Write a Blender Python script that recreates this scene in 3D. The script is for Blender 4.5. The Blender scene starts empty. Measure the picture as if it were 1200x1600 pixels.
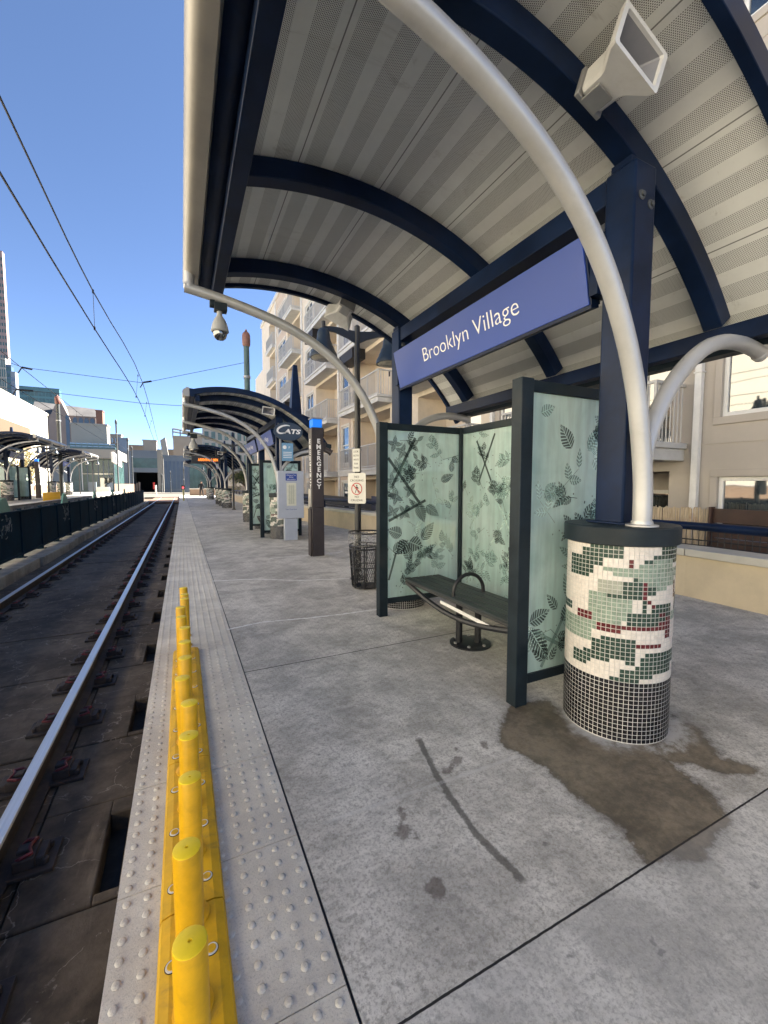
import bpy, bmesh, math, random
from mathutils import Vector, Matrix
R=math.radians
random.seed(7)
sc=bpy.context.scene
col=sc.collection
# ---------------------------------------------------------------- camera, sky, sun, exposure
FPX=650.0; HC=1.45
PH=math.atan(43/FPX); TH=math.atan(316/FPX*math.cos(PH))
cam=bpy.data.cameras.new('camera'); co=bpy.data.objects.new('camera',cam); col.objects.link(co)
cam.sensor_fit='HORIZONTAL'; cam.sensor_width=36; cam.lens=36*FPX/1200
cam.clip_start=.05; cam.clip_end=3000
co.location=(0,0,HC); co.rotation_euler=(R(90)-PH,0,-TH)
sc.camera=co
SUN_EL=R(42); SUN_AZ=R(75)
w=bpy.data.worlds.new('World'); sc.world=w; w.use_nodes=True
SKY=.05
def world():
    nt=w.node_tree; bg=nt.nodes['Background']
    s=nt.nodes.new('ShaderNodeTexSky'); s.sky_type='NISHITA'; s.sun_disc=False
    s.sun_elevation=SUN_EL; s.sun_rotation=SUN_AZ; s.air_density=.62; s.dust_density=.03; s.ozone_density=2.0; s.altitude=3000
    nt.links.new(s.outputs[0],bg.inputs[0]); bg.inputs[1].default_value=SKY
world()
sl=bpy.data.lights.new('sun','SUN'); so=bpy.data.objects.new('sun',sl); col.objects.link(so)
sl.energy=5; sl.angle=R(.53); sl.color=(1,.95,.87)
so.rotation_euler=Vector((math.sin(SUN_AZ)*math.cos(SUN_EL),math.cos(SUN_AZ)*math.cos(SUN_EL),math.sin(SUN_EL))).to_track_quat('Z','Y').to_euler()
so.location=(30,0,40)
sc.view_settings.view_transform='Standard'; sc.view_settings.look='None'; sc.view_settings.gamma=1
sc.view_settings.exposure=2.95
try:
    sc.cycles.max_bounces=10; sc.cycles.diffuse_bounces=6; sc.cycles.glossy_bounces=4; sc.cycles.transparent_max_bounces=24; sc.cycles.transmission_bounces=6
    sc.cycles.caustics_reflective=False; sc.cycles.caustics_refractive=False; sc.cycles.sample_clamp_indirect=8
except Exception: pass

# ---------------------------------------------------------------- measuring helpers (survey of the site from the photo)
CT,ST,CP,SP=math.cos(TH),math.sin(TH),math.cos(PH),math.sin(PH)
VR=Vector((CT,-ST,0)); VF=Vector((ST*CP,CT*CP,-SP)); VU=VR.cross(VF)
def at(u,v,d): return Vector((0,0,HC))+(VR*((u-600)/FPX)+VU*((800-v)/FPX)+VF)*d
def gp(u,v,z=0):
    r=VR*((u-600)/FPX)+VU*((800-v)/FPX)+VF
    return Vector((0,0,HC))+r*((z-HC)/r.z)

# ---------------------------------------------------------------- materials
def node(nt,t,**kw):
    n=nt.nodes.new(t)
    for k,v in kw.items():
        if k.startswith('i_'): n.inputs[k[2:].replace('_',' ')].default_value=v
        else: setattr(n,k,v)
    return n
def c4(c): return (c[0],c[1],c[2],1)
def base(name):
    m=bpy.data.materials.new(name); m.use_nodes=True; nt=m.node_tree
    return m,nt,nt.nodes['Principled BSDF']
def math_(nt,op,a,b=None,clamp=False):
    n=nt.nodes.new('ShaderNodeMath'); n.operation=op; n.use_clamp=clamp
    for i,x in enumerate((a,b)):
        if x is None: continue
        if isinstance(x,(int,float)): n.inputs[i].default_value=x
        else: nt.links.new(x,n.inputs[i])
    return n.outputs[0]
def mixc(nt,f,a,b):
    n=nt.nodes.new('ShaderNodeMix'); n.data_type='RGBA'
    if isinstance(f,(int,float)): n.inputs[0].default_value=f
    else: nt.links.new(f,n.inputs[0])
    for i,x in ((6,a),(7,b)):
        if isinstance(x,(tuple,list)): n.inputs[i].default_value=c4(x)
        else: nt.links.new(x,n.inputs[i])
    return n.outputs[2]
def noise(nt,co_,scale,detail=4,rough=.6,dist=0):
    n=node(nt,'ShaderNodeTexNoise'); n.inputs['Scale'].default_value=scale; n.inputs['Detail'].default_value=detail; n.inputs['Roughness'].default_value=rough; n.inputs['Distortion'].default_value=dist
    if co_ is not None: nt.links.new(co_,n.inputs['Vector'])
    return n.outputs[0]
def ramp(nt,x,lo,hi,smooth=True):
    n=node(nt,'ShaderNodeMapRange'); n.clamp=True
    if smooth: n.interpolation_type='SMOOTHSTEP'
    n.inputs[1].default_value=lo; n.inputs[2].default_value=hi
    nt.links.new(x,n.inputs[0]); return n.outputs[0]
def bump(nt,b,h,strength=.3,dist=.01):
    n=node(nt,'ShaderNodeBump'); n.inputs['Strength'].default_value=strength; n.inputs['Distance'].default_value=dist
    nt.links.new(h,n.inputs['Height']); nt.links.new(n.outputs[0],b.inputs['Normal']); return n
def ocoord(nt): return node(nt,'ShaderNodeTexCoord').outputs['Object']
MC={}
def M(name,c,rough=.55,metal=0,var=.18,vs=3.0,bmp=0,bs=80,dirt=None,spec=.5):
    if name in MC: return MC[name]
    m,nt,b=base(name); o=ocoord(nt)
    n1=noise(nt,o,vs,6,.65); f=ramp(nt,n1,.3,.7)
    colr=mixc(nt,f,tuple(x*(1-var) for x in c),tuple(min(1,x*(1+var)) for x in c))
    if dirt:
        n2=noise(nt,o,vs*.45,8,.7,.4); colr=mixc(nt,math_(nt,'MULTIPLY',ramp(nt,n2,.52,.72),dirt[1]),colr,dirt[0])
    nt.links.new(colr,b.inputs['Base Color'])
    n3=noise(nt,o,bs,4,.7)
    nt.links.new(math_(nt,'ADD',rough-.1,math_(nt,'MULTIPLY',n1,.2)),b.inputs['Roughness'])
    b.inputs['Metallic'].default_value=metal; b.inputs['Specular IOR Level'].default_value=spec
    if bmp: bump(nt,b,n3,bmp,.004)
    MC[name]=m; return m
def emit(name,c,s):
    if name in MC: return MC[name]
    m,nt,b=base(name); b.inputs['Base Color'].default_value=c4(c); b.inputs['Emission Color'].default_value=c4(c); b.inputs['Emission Strength'].default_value=s; MC[name]=m; return m
NAVY=M('navy_paint',(.005,.014,.044),.38,0,.35,2.5,.05,40,dirt=((.022,.024,.03),.35),spec=.16)
SLATE=M('slate_paint',(.014,.022,.029),.48,0,.25,4,.05,60,dirt=((.05,.045,.04),.4),spec=.2)
BLACK=M('black_paint',(.012,.013,.016),.45,0,.25,5,.05,60)
SILVER=M('silver_paint',(.46,.46,.46),.38,.35,.10,2.5,.04,60,dirt=((.30,.29,.28),.4))
GALV=M('grey_metal',(.33,.33,.33),.45,.5,.12,4,.05,60,dirt=((.16,.15,.14),.5))
GUTTER=M('gutter_metal',(.36,.34,.31),.42,.3,.15,1.2,.04,60,dirt=((.14,.13,.12),.6))
YELLOW=M('yellow_plastic',(.74,.405,.004),.45,0,.12,11,.05,120,dirt=((.30,.19,.04),.45))
YCAP=M('yellow_cap',(.86,.62,.014),.45,0,.08,12,.03,120)
WHITE=M('white_paint',(.75,.74,.71),.5,0,.08,3,.02,90,dirt=((.5,.48,.44),.4))
HORN=M('horn_plastic',(.64,.635,.62),.5,0,.06,5,.02,90,dirt=((.45,.42,.37),.5))
HORNIN=M('horn_throat',(.22,.22,.24),.55,0,.08,5)
BROWN=M('brown_paint',(.035,.026,.026),.42,0,.2,4,.04,60)
SIGNB=M('sign_blue',(.024,.062,.30),.36,0,.015,.8,spec=.3)
WHITET=M('white_lettering',(.82,.82,.82),.5,0,.03)
RUST=M('rusty_steel',(.045,.032,.026),.75,.2,.4,12,.3,70)
REDCLIP=M('red_clip',(.13,.016,.018),.6,0,.3,12)
def steel_head():
    m,nt,b=base('polished_rail'); o=ocoord(nt)
    mp=node(nt,'ShaderNodeMapping'); mp.inputs['Scale'].default_value=(90,1.2,1); nt.links.new(o,mp.inputs[0]); n=noise(nt,mp.outputs[0],1.5,3); b.inputs['Metallic'].default_value=.9
    nt.links.new(mixc(nt,n,(.46,.455,.45),(.74,.73,.72)),b.inputs['Base Color']); nt.links.new(math_(nt,'ADD',.30,math_(nt,'MULTIPLY',n,.2)),b.inputs['Roughness']); return m
RAILTOP=steel_head()
def glass_win(name,c=(.03,.04,.045),rough=.03):
    if name in MC: return MC[name]
    m,nt,b=base(name); o=ocoord(nt); n=noise(nt,o,.8,2)
    nt.links.new(mixc(nt,ramp(nt,n,.42,.58),tuple(x*.5 for x in c),tuple(x*1.8 for x in c)),b.inputs['Base Color']); b.inputs['Roughness'].default_value=rough; b.inputs['Specular IOR Level'].default_value=1.0; b.inputs['IOR'].default_value=1.9
    bump(nt,b,noise(nt,o,1.3,1),.05,.05)
    MC[name]=m; return m
WIN=glass_win('window_glass')
WINB=glass_win('dark_window_glass',(.02,.025,.03))
WINT=M('green_window_glass',(.05,.10,.095),.22,0,.35,.5,spec=.6)
STUC=M('taupe_stucco',(.45,.405,.35),.85,0,.06,1.2,.25,120,dirt=((.43,.36,.28),.5))
STUCC=M('cream_stucco',(.66,.575,.47),.85,0,.06,1.2,.25,120,dirt=((.47,.41,.33),.5))
STUCP=M('tan_stucco',(.52,.42,.335),.85,0,.06,1.2,.25,120,dirt=((.38,.30,.24),.5))
TRIM=M('pale_trim',(.60,.57,.52),.6,0,.06,3,.03)
SLABW=M('balcony_fascia',(.56,.55,.53),.6,0,.08,3,.05)
RAILG=M('balcony_rail_paint',(.50,.49,.47),.5,.1,.06,3)
BOXD=M('dark_awning',(.012,.009,.010),.6,0,.3,3)
CONC=M('pale_concrete',(.30,.28,.25),.85,0,.2,1.8,.3,60,dirt=((.18,.17,.16),.7))
CURBC=M('kerb_concrete',(.30,.28,.24),.9,0,.3,2.2,.4,50,dirt=((.08,.08,.08),.7))
WALLC=M('buff_wall',(.60,.50,.36),.85,0,.10,1.5,.2,90,dirt=((.42,.34,.24),.6))
CAPC=M('wall_cap',(.55,.52,.46),.8,0,.1,2,.2,90)

# ---------------------------------------------------------------- mesh builder
def wl(o):
    v=Vector((0,0,0))
    while o is not None: v+=o.location; o=o.parent
    return v
class MB:
    def __init__(s): s.v=[]; s.f=[]; s.m=[]; s.uv=None
    def add(s,vs,fs,mi=0):
        k=len(s.v); s.v+= [tuple(p) for p in vs]; s.f+=[tuple(i+k for i in f) for f in fs]; s.m+=[mi]*len(fs); return s
    def box(s,a,b,mi=0):
        x0,y0,z0=a; x1,y1,z1=b
        vs=[(x0,y0,z0),(x1,y0,z0),(x1,y1,z0),(x0,y1,z0),(x0,y0,z1),(x1,y0,z1),(x1,y1,z1),(x0,y1,z1)]
        return s.add(vs,[(0,3,2,1),(4,5,6,7),(0,1,5,4),(1,2,6,5),(2,3,7,6),(3,0,4,7)],mi)
    def obox(s,c,size,rz=0,mi=0,rx=0,ry=0):
        m=Matrix.Translation(c)@Matrix.Rotation(rz,4,'Z')@Matrix.Rotation(ry,4,'Y')@Matrix.Rotation(rx,4,'X')
        a,b,d=[x/2 for x in size]
        vs=[m@Vector(p) for p in [(-a,-b,-d),(a,-b,-d),(a,b,-d),(-a,b,-d),(-a,-b,d),(a,-b,d),(a,b,d),(-a,b,d)]]
        return s.add(vs,[(0,3,2,1),(4,5,6,7),(0,1,5,4),(1,2,6,5),(2,3,7,6),(3,0,4,7)],mi)
    def quad(s,a,b,c,d,mi=0): return s.add([a,b,c,d],[(0,1,2,3)],mi)
    def prism(s,poly,ax,a0,a1,mi=0):
        # poly: 2-D points; ax: axis extruded along
        def p3(p,t):
            if ax=='y': return (p[0],t,p[1])
            if ax=='x': return (t,p[0],p[1])
            return (p[0],p[1],t)
        n=len(poly); vs=[p3(p,a0) for p in poly]+[p3(p,a1) for p in poly]
        fs=[tuple(range(n))[::-1],tuple(range(n,2*n))]+[(i,(i+1)%n,n+(i+1)%n,n+i) for i in range(n)]
        return s.add(vs,fs,mi)
    def tube(s,path,r,seg=8,mi=0,cap=True):
        path=[Vector(p) for p in path]; n=len(path); rs=r if isinstance(r,(list,tuple)) else [r]*n
        rings=[]; up=None
        for i,p in enumerate(path):
            t=(path[min(i+1,n-1)]-path[max(i-1,0)]).normalized()
            if up is None:
                up=Vector((0,0,1)) if abs(t.z)<.9 else Vector((1,0,0))
            a=t.cross(up).normalized(); up=a.cross(t).normalized()
            rings.append([p+(a*math.cos(2*math.pi*k/seg)+up*math.sin(2*math.pi*k/seg))*rs[i] for k in range(seg)])
        vs=[v for rg in rings for v in rg]; fs=[]
        for i in range(n-1):
            for k in range(seg):
                a=i*seg+k; b=i*seg+(k+1)%seg; fs.append((a,b,b+seg,a+seg))
        if cap: fs+= [tuple(range(seg))[::-1],tuple(range((n-1)*seg,n*seg))]
        return s.add(vs,fs,mi)
    def lathe(s,prof,c=(0,0,0),seg=24,mi=0):
        vs=[];fs=[];n=len(prof)
        for r,z in prof:
            for k in range(seg):
                a=2*math.pi*k/seg; vs.append((c[0]+r*math.cos(a),c[1]+r*math.sin(a),c[2]+z))
        for i in range(n-1):
            for k in range(seg):
                a=i*seg+k;b=i*seg+(k+1)%seg; fs.append((a,b,b+seg,a+seg))
        fs+=[tuple(range(seg))[::-1],tuple(range((n-1)*seg,n*seg))]
        return s.add(vs,fs,mi)
    def sweep(s,path,w,h,ax='y',mi=0):
        # rectangular bar following a path in the x-z plane; w across y, h normal to path (outwards)
        n=len(path); vs=[]
        for i,(x,z) in enumerate(path):
            a=path[max(i-1,0)]; b=path[min(i+1,n-1)]; t=Vector((b[0]-a[0],b[1]-a[1])).normalized(); nx,nz=-t.y,t.x
            if nz<0 and False: nx,nz=-nx,-nz
            for (yy,hh) in ((-w/2,0),(w/2,0),(w/2,h),(-w/2,h)): vs.append((x+nx*hh,yy,z+nz*hh))
        fs=[]
        for i in range(n-1):
            for k in range(4):
                a=i*4+k;b=i*4+(k+1)%4; fs.append((a,b,b+4,a+4))
        fs+=[(3,2,1,0),tuple(range(4*n-4,4*n))]
        return s.add(vs,fs,mi)
    def xf(s,m,start=0):
        for i in range(start,len(s.v)): s.v[i]=tuple(m@Vector(s.v[i]))
        return s
    def build(s,name,mats,parent=None,ang=35,bev=0,recalc=True):
        off=wl(parent)
        me=bpy.data.meshes.new(name); me.from_pydata([(x-off.x,y-off.y,z-off.z) for x,y,z in s.v],[],s.f)
        if not isinstance(mats,(list,tuple)): mats=[mats]
        for m in mats: me.materials.append(m)
        me.polygons.foreach_set('material_index',s.m)
        if recalc:
            bm=bmesh.new(); bm.from_mesh(me); bmesh.ops.recalc_face_normals(bm,faces=bm.faces); bm.to_mesh(me); bm.free()
        me.polygons.foreach_set('use_smooth',[True]*len(me.polygons))
        try: me.set_sharp_from_angle(angle=R(ang))
        except Exception: pass
        o=bpy.data.objects.new(name,me); col.objects.link(o); o.parent=parent
        if bev:
            b=o.modifiers.new('bevel','BEVEL'); b.width=bev; b.segments=2; b.limit_method='ANGLE'; b.angle_limit=R(40)
        return o
def tag(o,label=None,cat=None,group=None,kind=None):
    if label: o['label']=label
    if cat: o['category']=cat
    if group: o['group']=group
    if kind: o['kind']=kind
    return o
def thing(name,label,cat,loc=(0,0,0),group=None):
    o=bpy.data.objects.new(name,None); col.objects.link(o); o.location=loc; o.empty_display_size=.1
    return tag(o,label,cat,group)
def struct(o): o['kind']='structure'; return o
def kids(o): return [c for c in bpy.data.objects if c.parent==o]
def dup(o,loc=None,rz=0,label=None,parent=None):
    c=o.copy(); col.objects.link(c)
    if parent is not None: c.parent=parent
    if loc is not None: c.location=loc; c.rotation_euler=(0,0,rz)
    if label: c['label']=label
    for k in kids(o): dup(k,parent=c)
    return c
def text(mb,s,size,m,mi=0,ext=.002,align='CENTER',sx=1,width=None,bold=0):
    cu=bpy.data.curves.new('t','FONT'); cu.body=s; cu.size=size; cu.align_x=align; cu.extrude=ext; cu.offset=bold; cu.resolution_u=3
    o=bpy.data.objects.new('t',cu); col.objects.link(o)
    dg=bpy.context.evaluated_depsgraph_get(); me=bpy.data.meshes.new_from_object(o.evaluated_get(dg))
    vs=[v.co.copy() for v in me.vertices]; fs=[tuple(p.vertices) for p in me.polygons]
    bpy.data.objects.remove(o); bpy.data.curves.remove(cu); bpy.data.meshes.remove(me)
    if width and vs:
        x0=min(v.x for v in vs); x1=max(v.x for v in vs); sx=width/(x1-x0)
    mb.add([m@Vector((v.x*sx,v.y,v.z)) for v in vs],fs,mi); return mb
def frame(o,x,y):  # matrix with text x axis, y axis
    x=Vector(x).normalized(); y=Vector(y).normalized(); z=x.cross(y)
    return Matrix.Translation(o)@Matrix(((x.x,y.x,z.x),(x.y,y.y,z.y),(x.z,y.z,z.z))).to_4x4()
FACEY=lambda o: frame(o,(1,0,0),(0,0,1))     # readable from -y
FACEX=lambda o: frame(o,(0,-1,0),(0,0,1))    # readable from -x

# ---------------------------------------------------------------- setting: ground, track, platforms
def slab_mat():
    m,nt,b=base('track_slab'); o=ocoord(nt)
    big=noise(nt,o,.9,6,.7); mid=noise(nt,o,6,6,.7); fine=noise(nt,o,90,3,.7)
    f=math_(nt,'ADD',math_(nt,'MULTIPLY',big,.6),math_(nt,'MULTIPLY',mid,.4))
    c=mixc(nt,ramp(nt,f,.38,.64),(.052,.038,.026),(.155,.117,.082))
    mp=node(nt,'ShaderNodeMapping'); mp.inputs['Scale'].default_value=(3.0,.5,1); nt.links.new(o,mp.inputs[0])
    st=noise(nt,mp.outputs[0],2.2,6,.7); c=mixc(nt,math_(nt,'MULTIPLY',ramp(nt,st,.55,.70),.6),c,(.22,.165,.115))
    dn=node(nt,'ShaderNodeTexNoise'); dn.inputs['Scale'].default_value=5; dn.inputs['Detail'].default_value=5; nt.links.new(o,dn.inputs['Vector'])
    va=node(nt,'ShaderNodeVectorMath',operation='MULTIPLY_ADD'); nt.links.new(dn.outputs[1],va.inputs[0]); va.inputs[1].default_value=(.35,.35,.35); nt.links.new(o,va.inputs[2])
    vo=node(nt,'ShaderNodeTexVoronoi',feature='DISTANCE_TO_EDGE'); vo.inputs['Scale'].default_value=2.3; nt.links.new(va.outputs[0],vo.inputs['Vector'])
    cr=math_(nt,'MULTIPLY',math_(nt,'SUBTRACT',1,ramp(nt,vo.outputs[0],.002,.012)),ramp(nt,mid,.42,.52))
    c=mixc(nt,math_(nt,'MULTIPLY',cr,.85),c,(.26,.21,.165))
    sp=noise(nt,o,34,2,.5); c=mixc(nt,math_(nt,'MULTIPLY',ramp(nt,sp,.72,.78),.6),c,(.22,.2,.18))
    nt.links.new(c,b.inputs['Base Color'])
    nt.links.new(math_(nt,'ADD',.68,math_(nt,'MULTIPLY',mid,.3)),b.inputs['Roughness']); b.inputs['Specular IOR Level'].default_value=.22
    bump(nt,b,math_(nt,'ADD',math_(nt,'MULTIPLY',fine,.5),math_(nt,'ADD',mid,math_(nt,'MULTIPLY',cr,-1))),.5,.006)
    return m
SLAB=slab_mat()
def plat_mat():
    m,nt,b=base('platform_concrete'); o=ocoord(nt)
    def attr(n):
        a=node(nt,'ShaderNodeAttribute'); a.attribute_name=n; return a.outputs['Fac']
    big=noise(nt,o,.55,7,.68); mid=noise(nt,o,3.2,8,.72); fine=noise(nt,o,75,4,.75); blot=noise(nt,o,1.4,9,.75,.6)
    f=math_(nt,'ADD',math_(nt,'MULTIPLY',big,.5),math_(nt,'MULTIPLY',mid,.5))
    c=mixc(nt,ramp(nt,f,.40,.60),(.38,.36,.325),(.72,.685,.625))
    c=mixc(nt,math_(nt,'MULTIPLY',ramp(nt,blot,.51,.64),.62),c,(.25,.235,.21))
    c=mixc(nt,math_(nt,'MULTIPLY',ramp(nt,blot,.40,.26),.0),c,(.5,.5,.48))
    pal=noise(nt,o,2.3,10,.8,.3); c=mixc(nt,math_(nt,'MULTIPLY',ramp(nt,pal,.56,.66),.38),c,(.74,.69,.60))
    c=mixc(nt,math_(nt,'MULTIPLY',ramp(nt,fine,.46,.64),.62),c,(.24,.22,.19))
    sp=noise(nt,o,160,2,.5); c=mixc(nt,math_(nt,'MULTIPLY',ramp(nt,sp,.60,.72),.35),c,(.76,.71,.63))
    gr2=noise(nt,o,26,8,.8); c=mixc(nt,math_(nt,'MULTIPLY',ramp(nt,gr2,.49,.62),.58),c,(.22,.205,.185)); c=mixc(nt,math_(nt,'MULTIPLY',ramp(nt,gr2,.44,.34),.35),c,(.74,.70,.63))
    spk=noise(nt,o,9,3,.6); c=mixc(nt,math_(nt,'MULTIPLY',ramp(nt,spk,.69,.73),.5),c,(.06,.055,.055))
    wob=math_(nt,'SUBTRACT',noise(nt,o,7,8,.75),.5); wob2=math_(nt,'SUBTRACT',noise(nt,o,30,5,.7),.5)
    # wet stain
    d=math_(nt,'ADD',attr('d_stain'),math_(nt,'ADD',math_(nt,'MULTIPLY',wob,.20),math_(nt,'MULTIPLY',wob2,.05)))
    st=ramp(nt,d,.012,-.006); halo=math_(nt,'MULTIPLY',ramp(nt,d,.09,0),.35)
    edge=math_(nt,'MULTIPLY',math_(nt,'SUBTRACT',1,ramp(nt,math_(nt,'ABSOLUTE',d),.0,.035)),.35)
    c=mixc(nt,halo,c,(.17,.155,.135))
    wet=mixc(nt,ramp(nt,math_(nt,'ADD',math_(nt,'MULTIPLY',mid,.6),math_(nt,'MULTIPLY',noise(nt,o,22,6,.75),.4)),.40,.60),(.075,.056,.034),(.20,.155,.098))
    c=mixc(nt,math_(nt,'MULTIPLY',st,.86),c,wet); c=mixc(nt,edge,c,(.045,.038,.03))
    # drips and oil spots
    dd=math_(nt,'ADD',math_(nt,'ABSOLUTE',math_(nt,'ADD',attr('s_drip'),math_(nt,'MULTIPLY',wob,.03))),math_(nt,'ADD',-.016,math_(nt,'ADD',math_(nt,'MULTIPLY',wob,.02),math_(nt,'MULTIPLY',wob2,.035))))
    dr=math_(nt,'MULTIPLY',ramp(nt,dd,.006,-.006),ramp(nt,attr('m_drip'),.3,.7)); c=mixc(nt,math_(nt,'MULTIPLY',dr,.72),c,(.055,.048,.042))
    ds=math_(nt,'ADD',attr('d_spot'),math_(nt,'ADD',math_(nt,'MULTIPLY',wob,.13),math_(nt,'MULTIPLY',wob2,.035)))
    so_=ramp(nt,ds,.008,-.008); c=mixc(nt,math_(nt,'MULTIPLY',so_,.62),c,(.075,.05,.038))
    # lime bloom at the column foot
    lm=math_(nt,'ADD',attr('d_lime'),math_(nt,'MULTIPLY',wob,.28)); c=mixc(nt,math_(nt,'MULTIPLY',math_(nt,'MULTIPLY',ramp(nt,lm,.05,-.04),ramp(nt,pal,.42,.56)),.8),c,(.58,.57,.55))
    # white caulk, chalk and dark joints
    ch=math_(nt,'ABSOLUTE',math_(nt,'ADD',attr('s_chalk'),math_(nt,'MULTIPLY',wob2,.012))); c=mixc(nt,math_(nt,'MULTIPLY',math_(nt,'MULTIPLY',math_(nt,'MULTIPLY',ramp(nt,ch,.016,.004),attr('m_chalk')),ramp(nt,fine,.35,.6)),.5),c,(.62,.61,.59))
    sxyz=node(nt,'ShaderNodeSeparateXYZ'); nt.links.new(o,sxyz.inputs[0]); YY=math_(nt,'ADD',sxyz.outputs[1],math_(nt,'MULTIPLY',wob2,.005))
    tone=math_(nt,'MULTIPLY',math_(nt,'LESS_THAN',sxyz.outputs[1],.905),.16); c=mixc(nt,tone,c,(.62,.63,.64))
    jm=math_(nt,'MAXIMUM',ramp(nt,math_(nt,'ABSOLUTE',math_(nt,'SUBTRACT',YY,.905)),.0042,.0022),math_(nt,'MULTIPLY',ramp(nt,math_(nt,'ABSOLUTE',math_(nt,'SUBTRACT',YY,3.285)),.006,.003),.75))
    for yj in (11.5,17.5,23.5,29.5,35.5,41.5): jm=math_(nt,'MAXIMUM',jm,ramp(nt,math_(nt,'ABSOLUTE',math_(nt,'SUBTRACT',YY,yj)),.008,.005)); c=mixc(nt,math_(nt,'MULTIPLY',jm,.95),c,(.014,.013,.013))
    nt.links.new(c,b.inputs['Base Color'])
    r=math_(nt,'ADD',.62,math_(nt,'MULTIPLY',mid,.3)); r=math_(nt,'SUBTRACT',r,math_(nt,'MULTIPLY',math_(nt,'MAXIMUM',st,dr),.36)); nt.links.new(r,b.inputs['Roughness'])
    bump(nt,b,math_(nt,'SUBTRACT',math_(nt,'ADD',math_(nt,'MULTIPLY',fine,.6),math_(nt,'MULTIPLY',mid,.8)),math_(nt,'MULTIPLY',jm,3)),.35,.004)
    return m
PLAT=plat_mat()
def tact_mat():
    m,nt,b=base('tactile_concrete'); o=ocoord(nt)
    f=noise(nt,o,140,3,.8); g=noise(nt,o,2.2,8,.7); h=noise(nt,o,420,2,.6)
    c=mixc(nt,ramp(nt,g,.35,.66),(.54,.50,.44),(.72,.68,.60))
    c=mixc(nt,math_(nt,'MULTIPLY',ramp(nt,f,.5,.72),.55),c,(.27,.265,.26)); c=mixc(nt,math_(nt,'MULTIPLY',ramp(nt,h,.58,.7),.5),c,(.68,.67,.65))
    k=noise(nt,o,11,6,.7); c=mixc(nt,math_(nt,'MULTIPLY',ramp(nt,k,.6,.72),.4),c,(.2,.19,.18))
    nt.links.new(c,b.inputs['Base Color']); b.inputs['Roughness'].default_value=.8
    bump(nt,b,f,.4,.003); return m
TACT=tact_mat()
# ground sheet
mb=MB(); mb.quad((-1500,-400,-.62),(1500,-400,-.62),(1500,2500,-.62),(-1500,2500,-.62))
struct(mb.build('ground',M('dusty_ground',(.13,.12,.105),.95,0,.25,.4,.2,20)))
# track bed under the slabs
mb=MB(); mb.box((-6.9,-6,-.60),(-.26,60,-.47)); struct(mb.build('track_bed',M('dirty_invert',(.03,.028,.026),.9,0,.5,6,.4,40)))
# slab panels: centre, platform side (with drain pockets), far side
mb=MB(); P0=2.06; PIT=.672
ys=[P0+PIT*k for k in range(-8,62)]
for i,y in enumerate(ys[:-1]):
    g=.012+.006*random.random(); dz=random.uniform(-.006,.004)
    if i%2==0: mb.box((-2.26,y+g/2,-.48),(-.93,y+2*PIT-g/2,-.36+dz))
    z=-.36+random.uniform(-.004,.004)
    a,b_=(y+g/2,y+PIT) if i%2==0 else (y+.0005,y+PIT-g/2)
    if i%2==0:
        hy0=a+.05; hy1=hy0+.5
        mb.box((-.72,a,-.48),(-.405,b_,z)); mb.box((-.405,a,-.48),(-.255,hy0,z)); mb.box((-.405,hy1,-.48),(-.255,b_,z)); mb.box((-.31,hy0,-.48),(-.255,hy1,z))
    else: mb.box((-.72,a,-.48),(-.255,b_,z))
    mb.box((-.92,a,-.48),(-.73,b_,-.375)); mb.box((-2.46,a,-.48),(-2.27,b_,-.375))
for k in range(14):
    y=-4+k*3.3; mb.box((-2.84,y,-.48),(-2.47,y+3.28,-.35+random.uniform(-.006,.006)))
struct(mb.build('track_slab',SLAB,bev=.008))
mb=MB(); mb.box((-6.85,-6,-.48),(-3.42,60,-.36)); struct(mb.build('far_track_slab',SLAB))
# sunlit grade crossing and far road
BRICKP=M('crossing_pavers',(.155,.085,.055),.9,0,.2,1.5,.3,30); ROADC=M('road_concrete',(.10,.088,.07),.9,0,.15,1,.2,30)
mb=MB(); mb.box((-3.1,44.6,-.55),(-.28,59.5,-.215)); struct(mb.build('crossing',BRICKP))
mb=MB(); mb.box((-40,60.5,-.55),(30,95,-.16)); mb.box((-3.1,59.6,-.55),(-.2,60.4,-.17)); struct(mb.build('road',ROADC))
# rails
def rail(x,label):
    pr=[(-.065,-.36),(.065,-.36),(.065,-.345),(.012,-.325),(.012,-.245),(.034,-.235),(.034,-.208),(.028,-.2),(-.028,-.2),(-.034,-.208),(-.034,-.235),(-.012,-.245),(-.012,-.325),(-.065,-.345)]
    mb=MB(); n=len(pr)
    yl=[-6+1.1*k for k in range(62)]
    vs=[(x+p[0],y,p[1]) for y in yl for p in pr]; fs=[];ms=[]
    for i in range(len(yl)-1):
        for k in range(n):
            a=i*n+k;b=i*n+(k+1)%n; fs.append((a,b,b+n,a+n)); ms.append(1 if k in (6,7,8) else 0)
    mb.add(vs,fs); mb.m=ms
    return tag(mb.build('rail',[RUST,RAILTOP],ang=50),label,'rail')
rail(-.825,'steel rail nearest the grey tactile platform edge, shiny worn head')
rail(-2.365,'steel rail beside the kerb under the dark blue fence')
rail(-4.3,'steel rail of the far track just behind the dark blue fence'); rail(-5.84,'steel rail of the far track beside the far platform')
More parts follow.
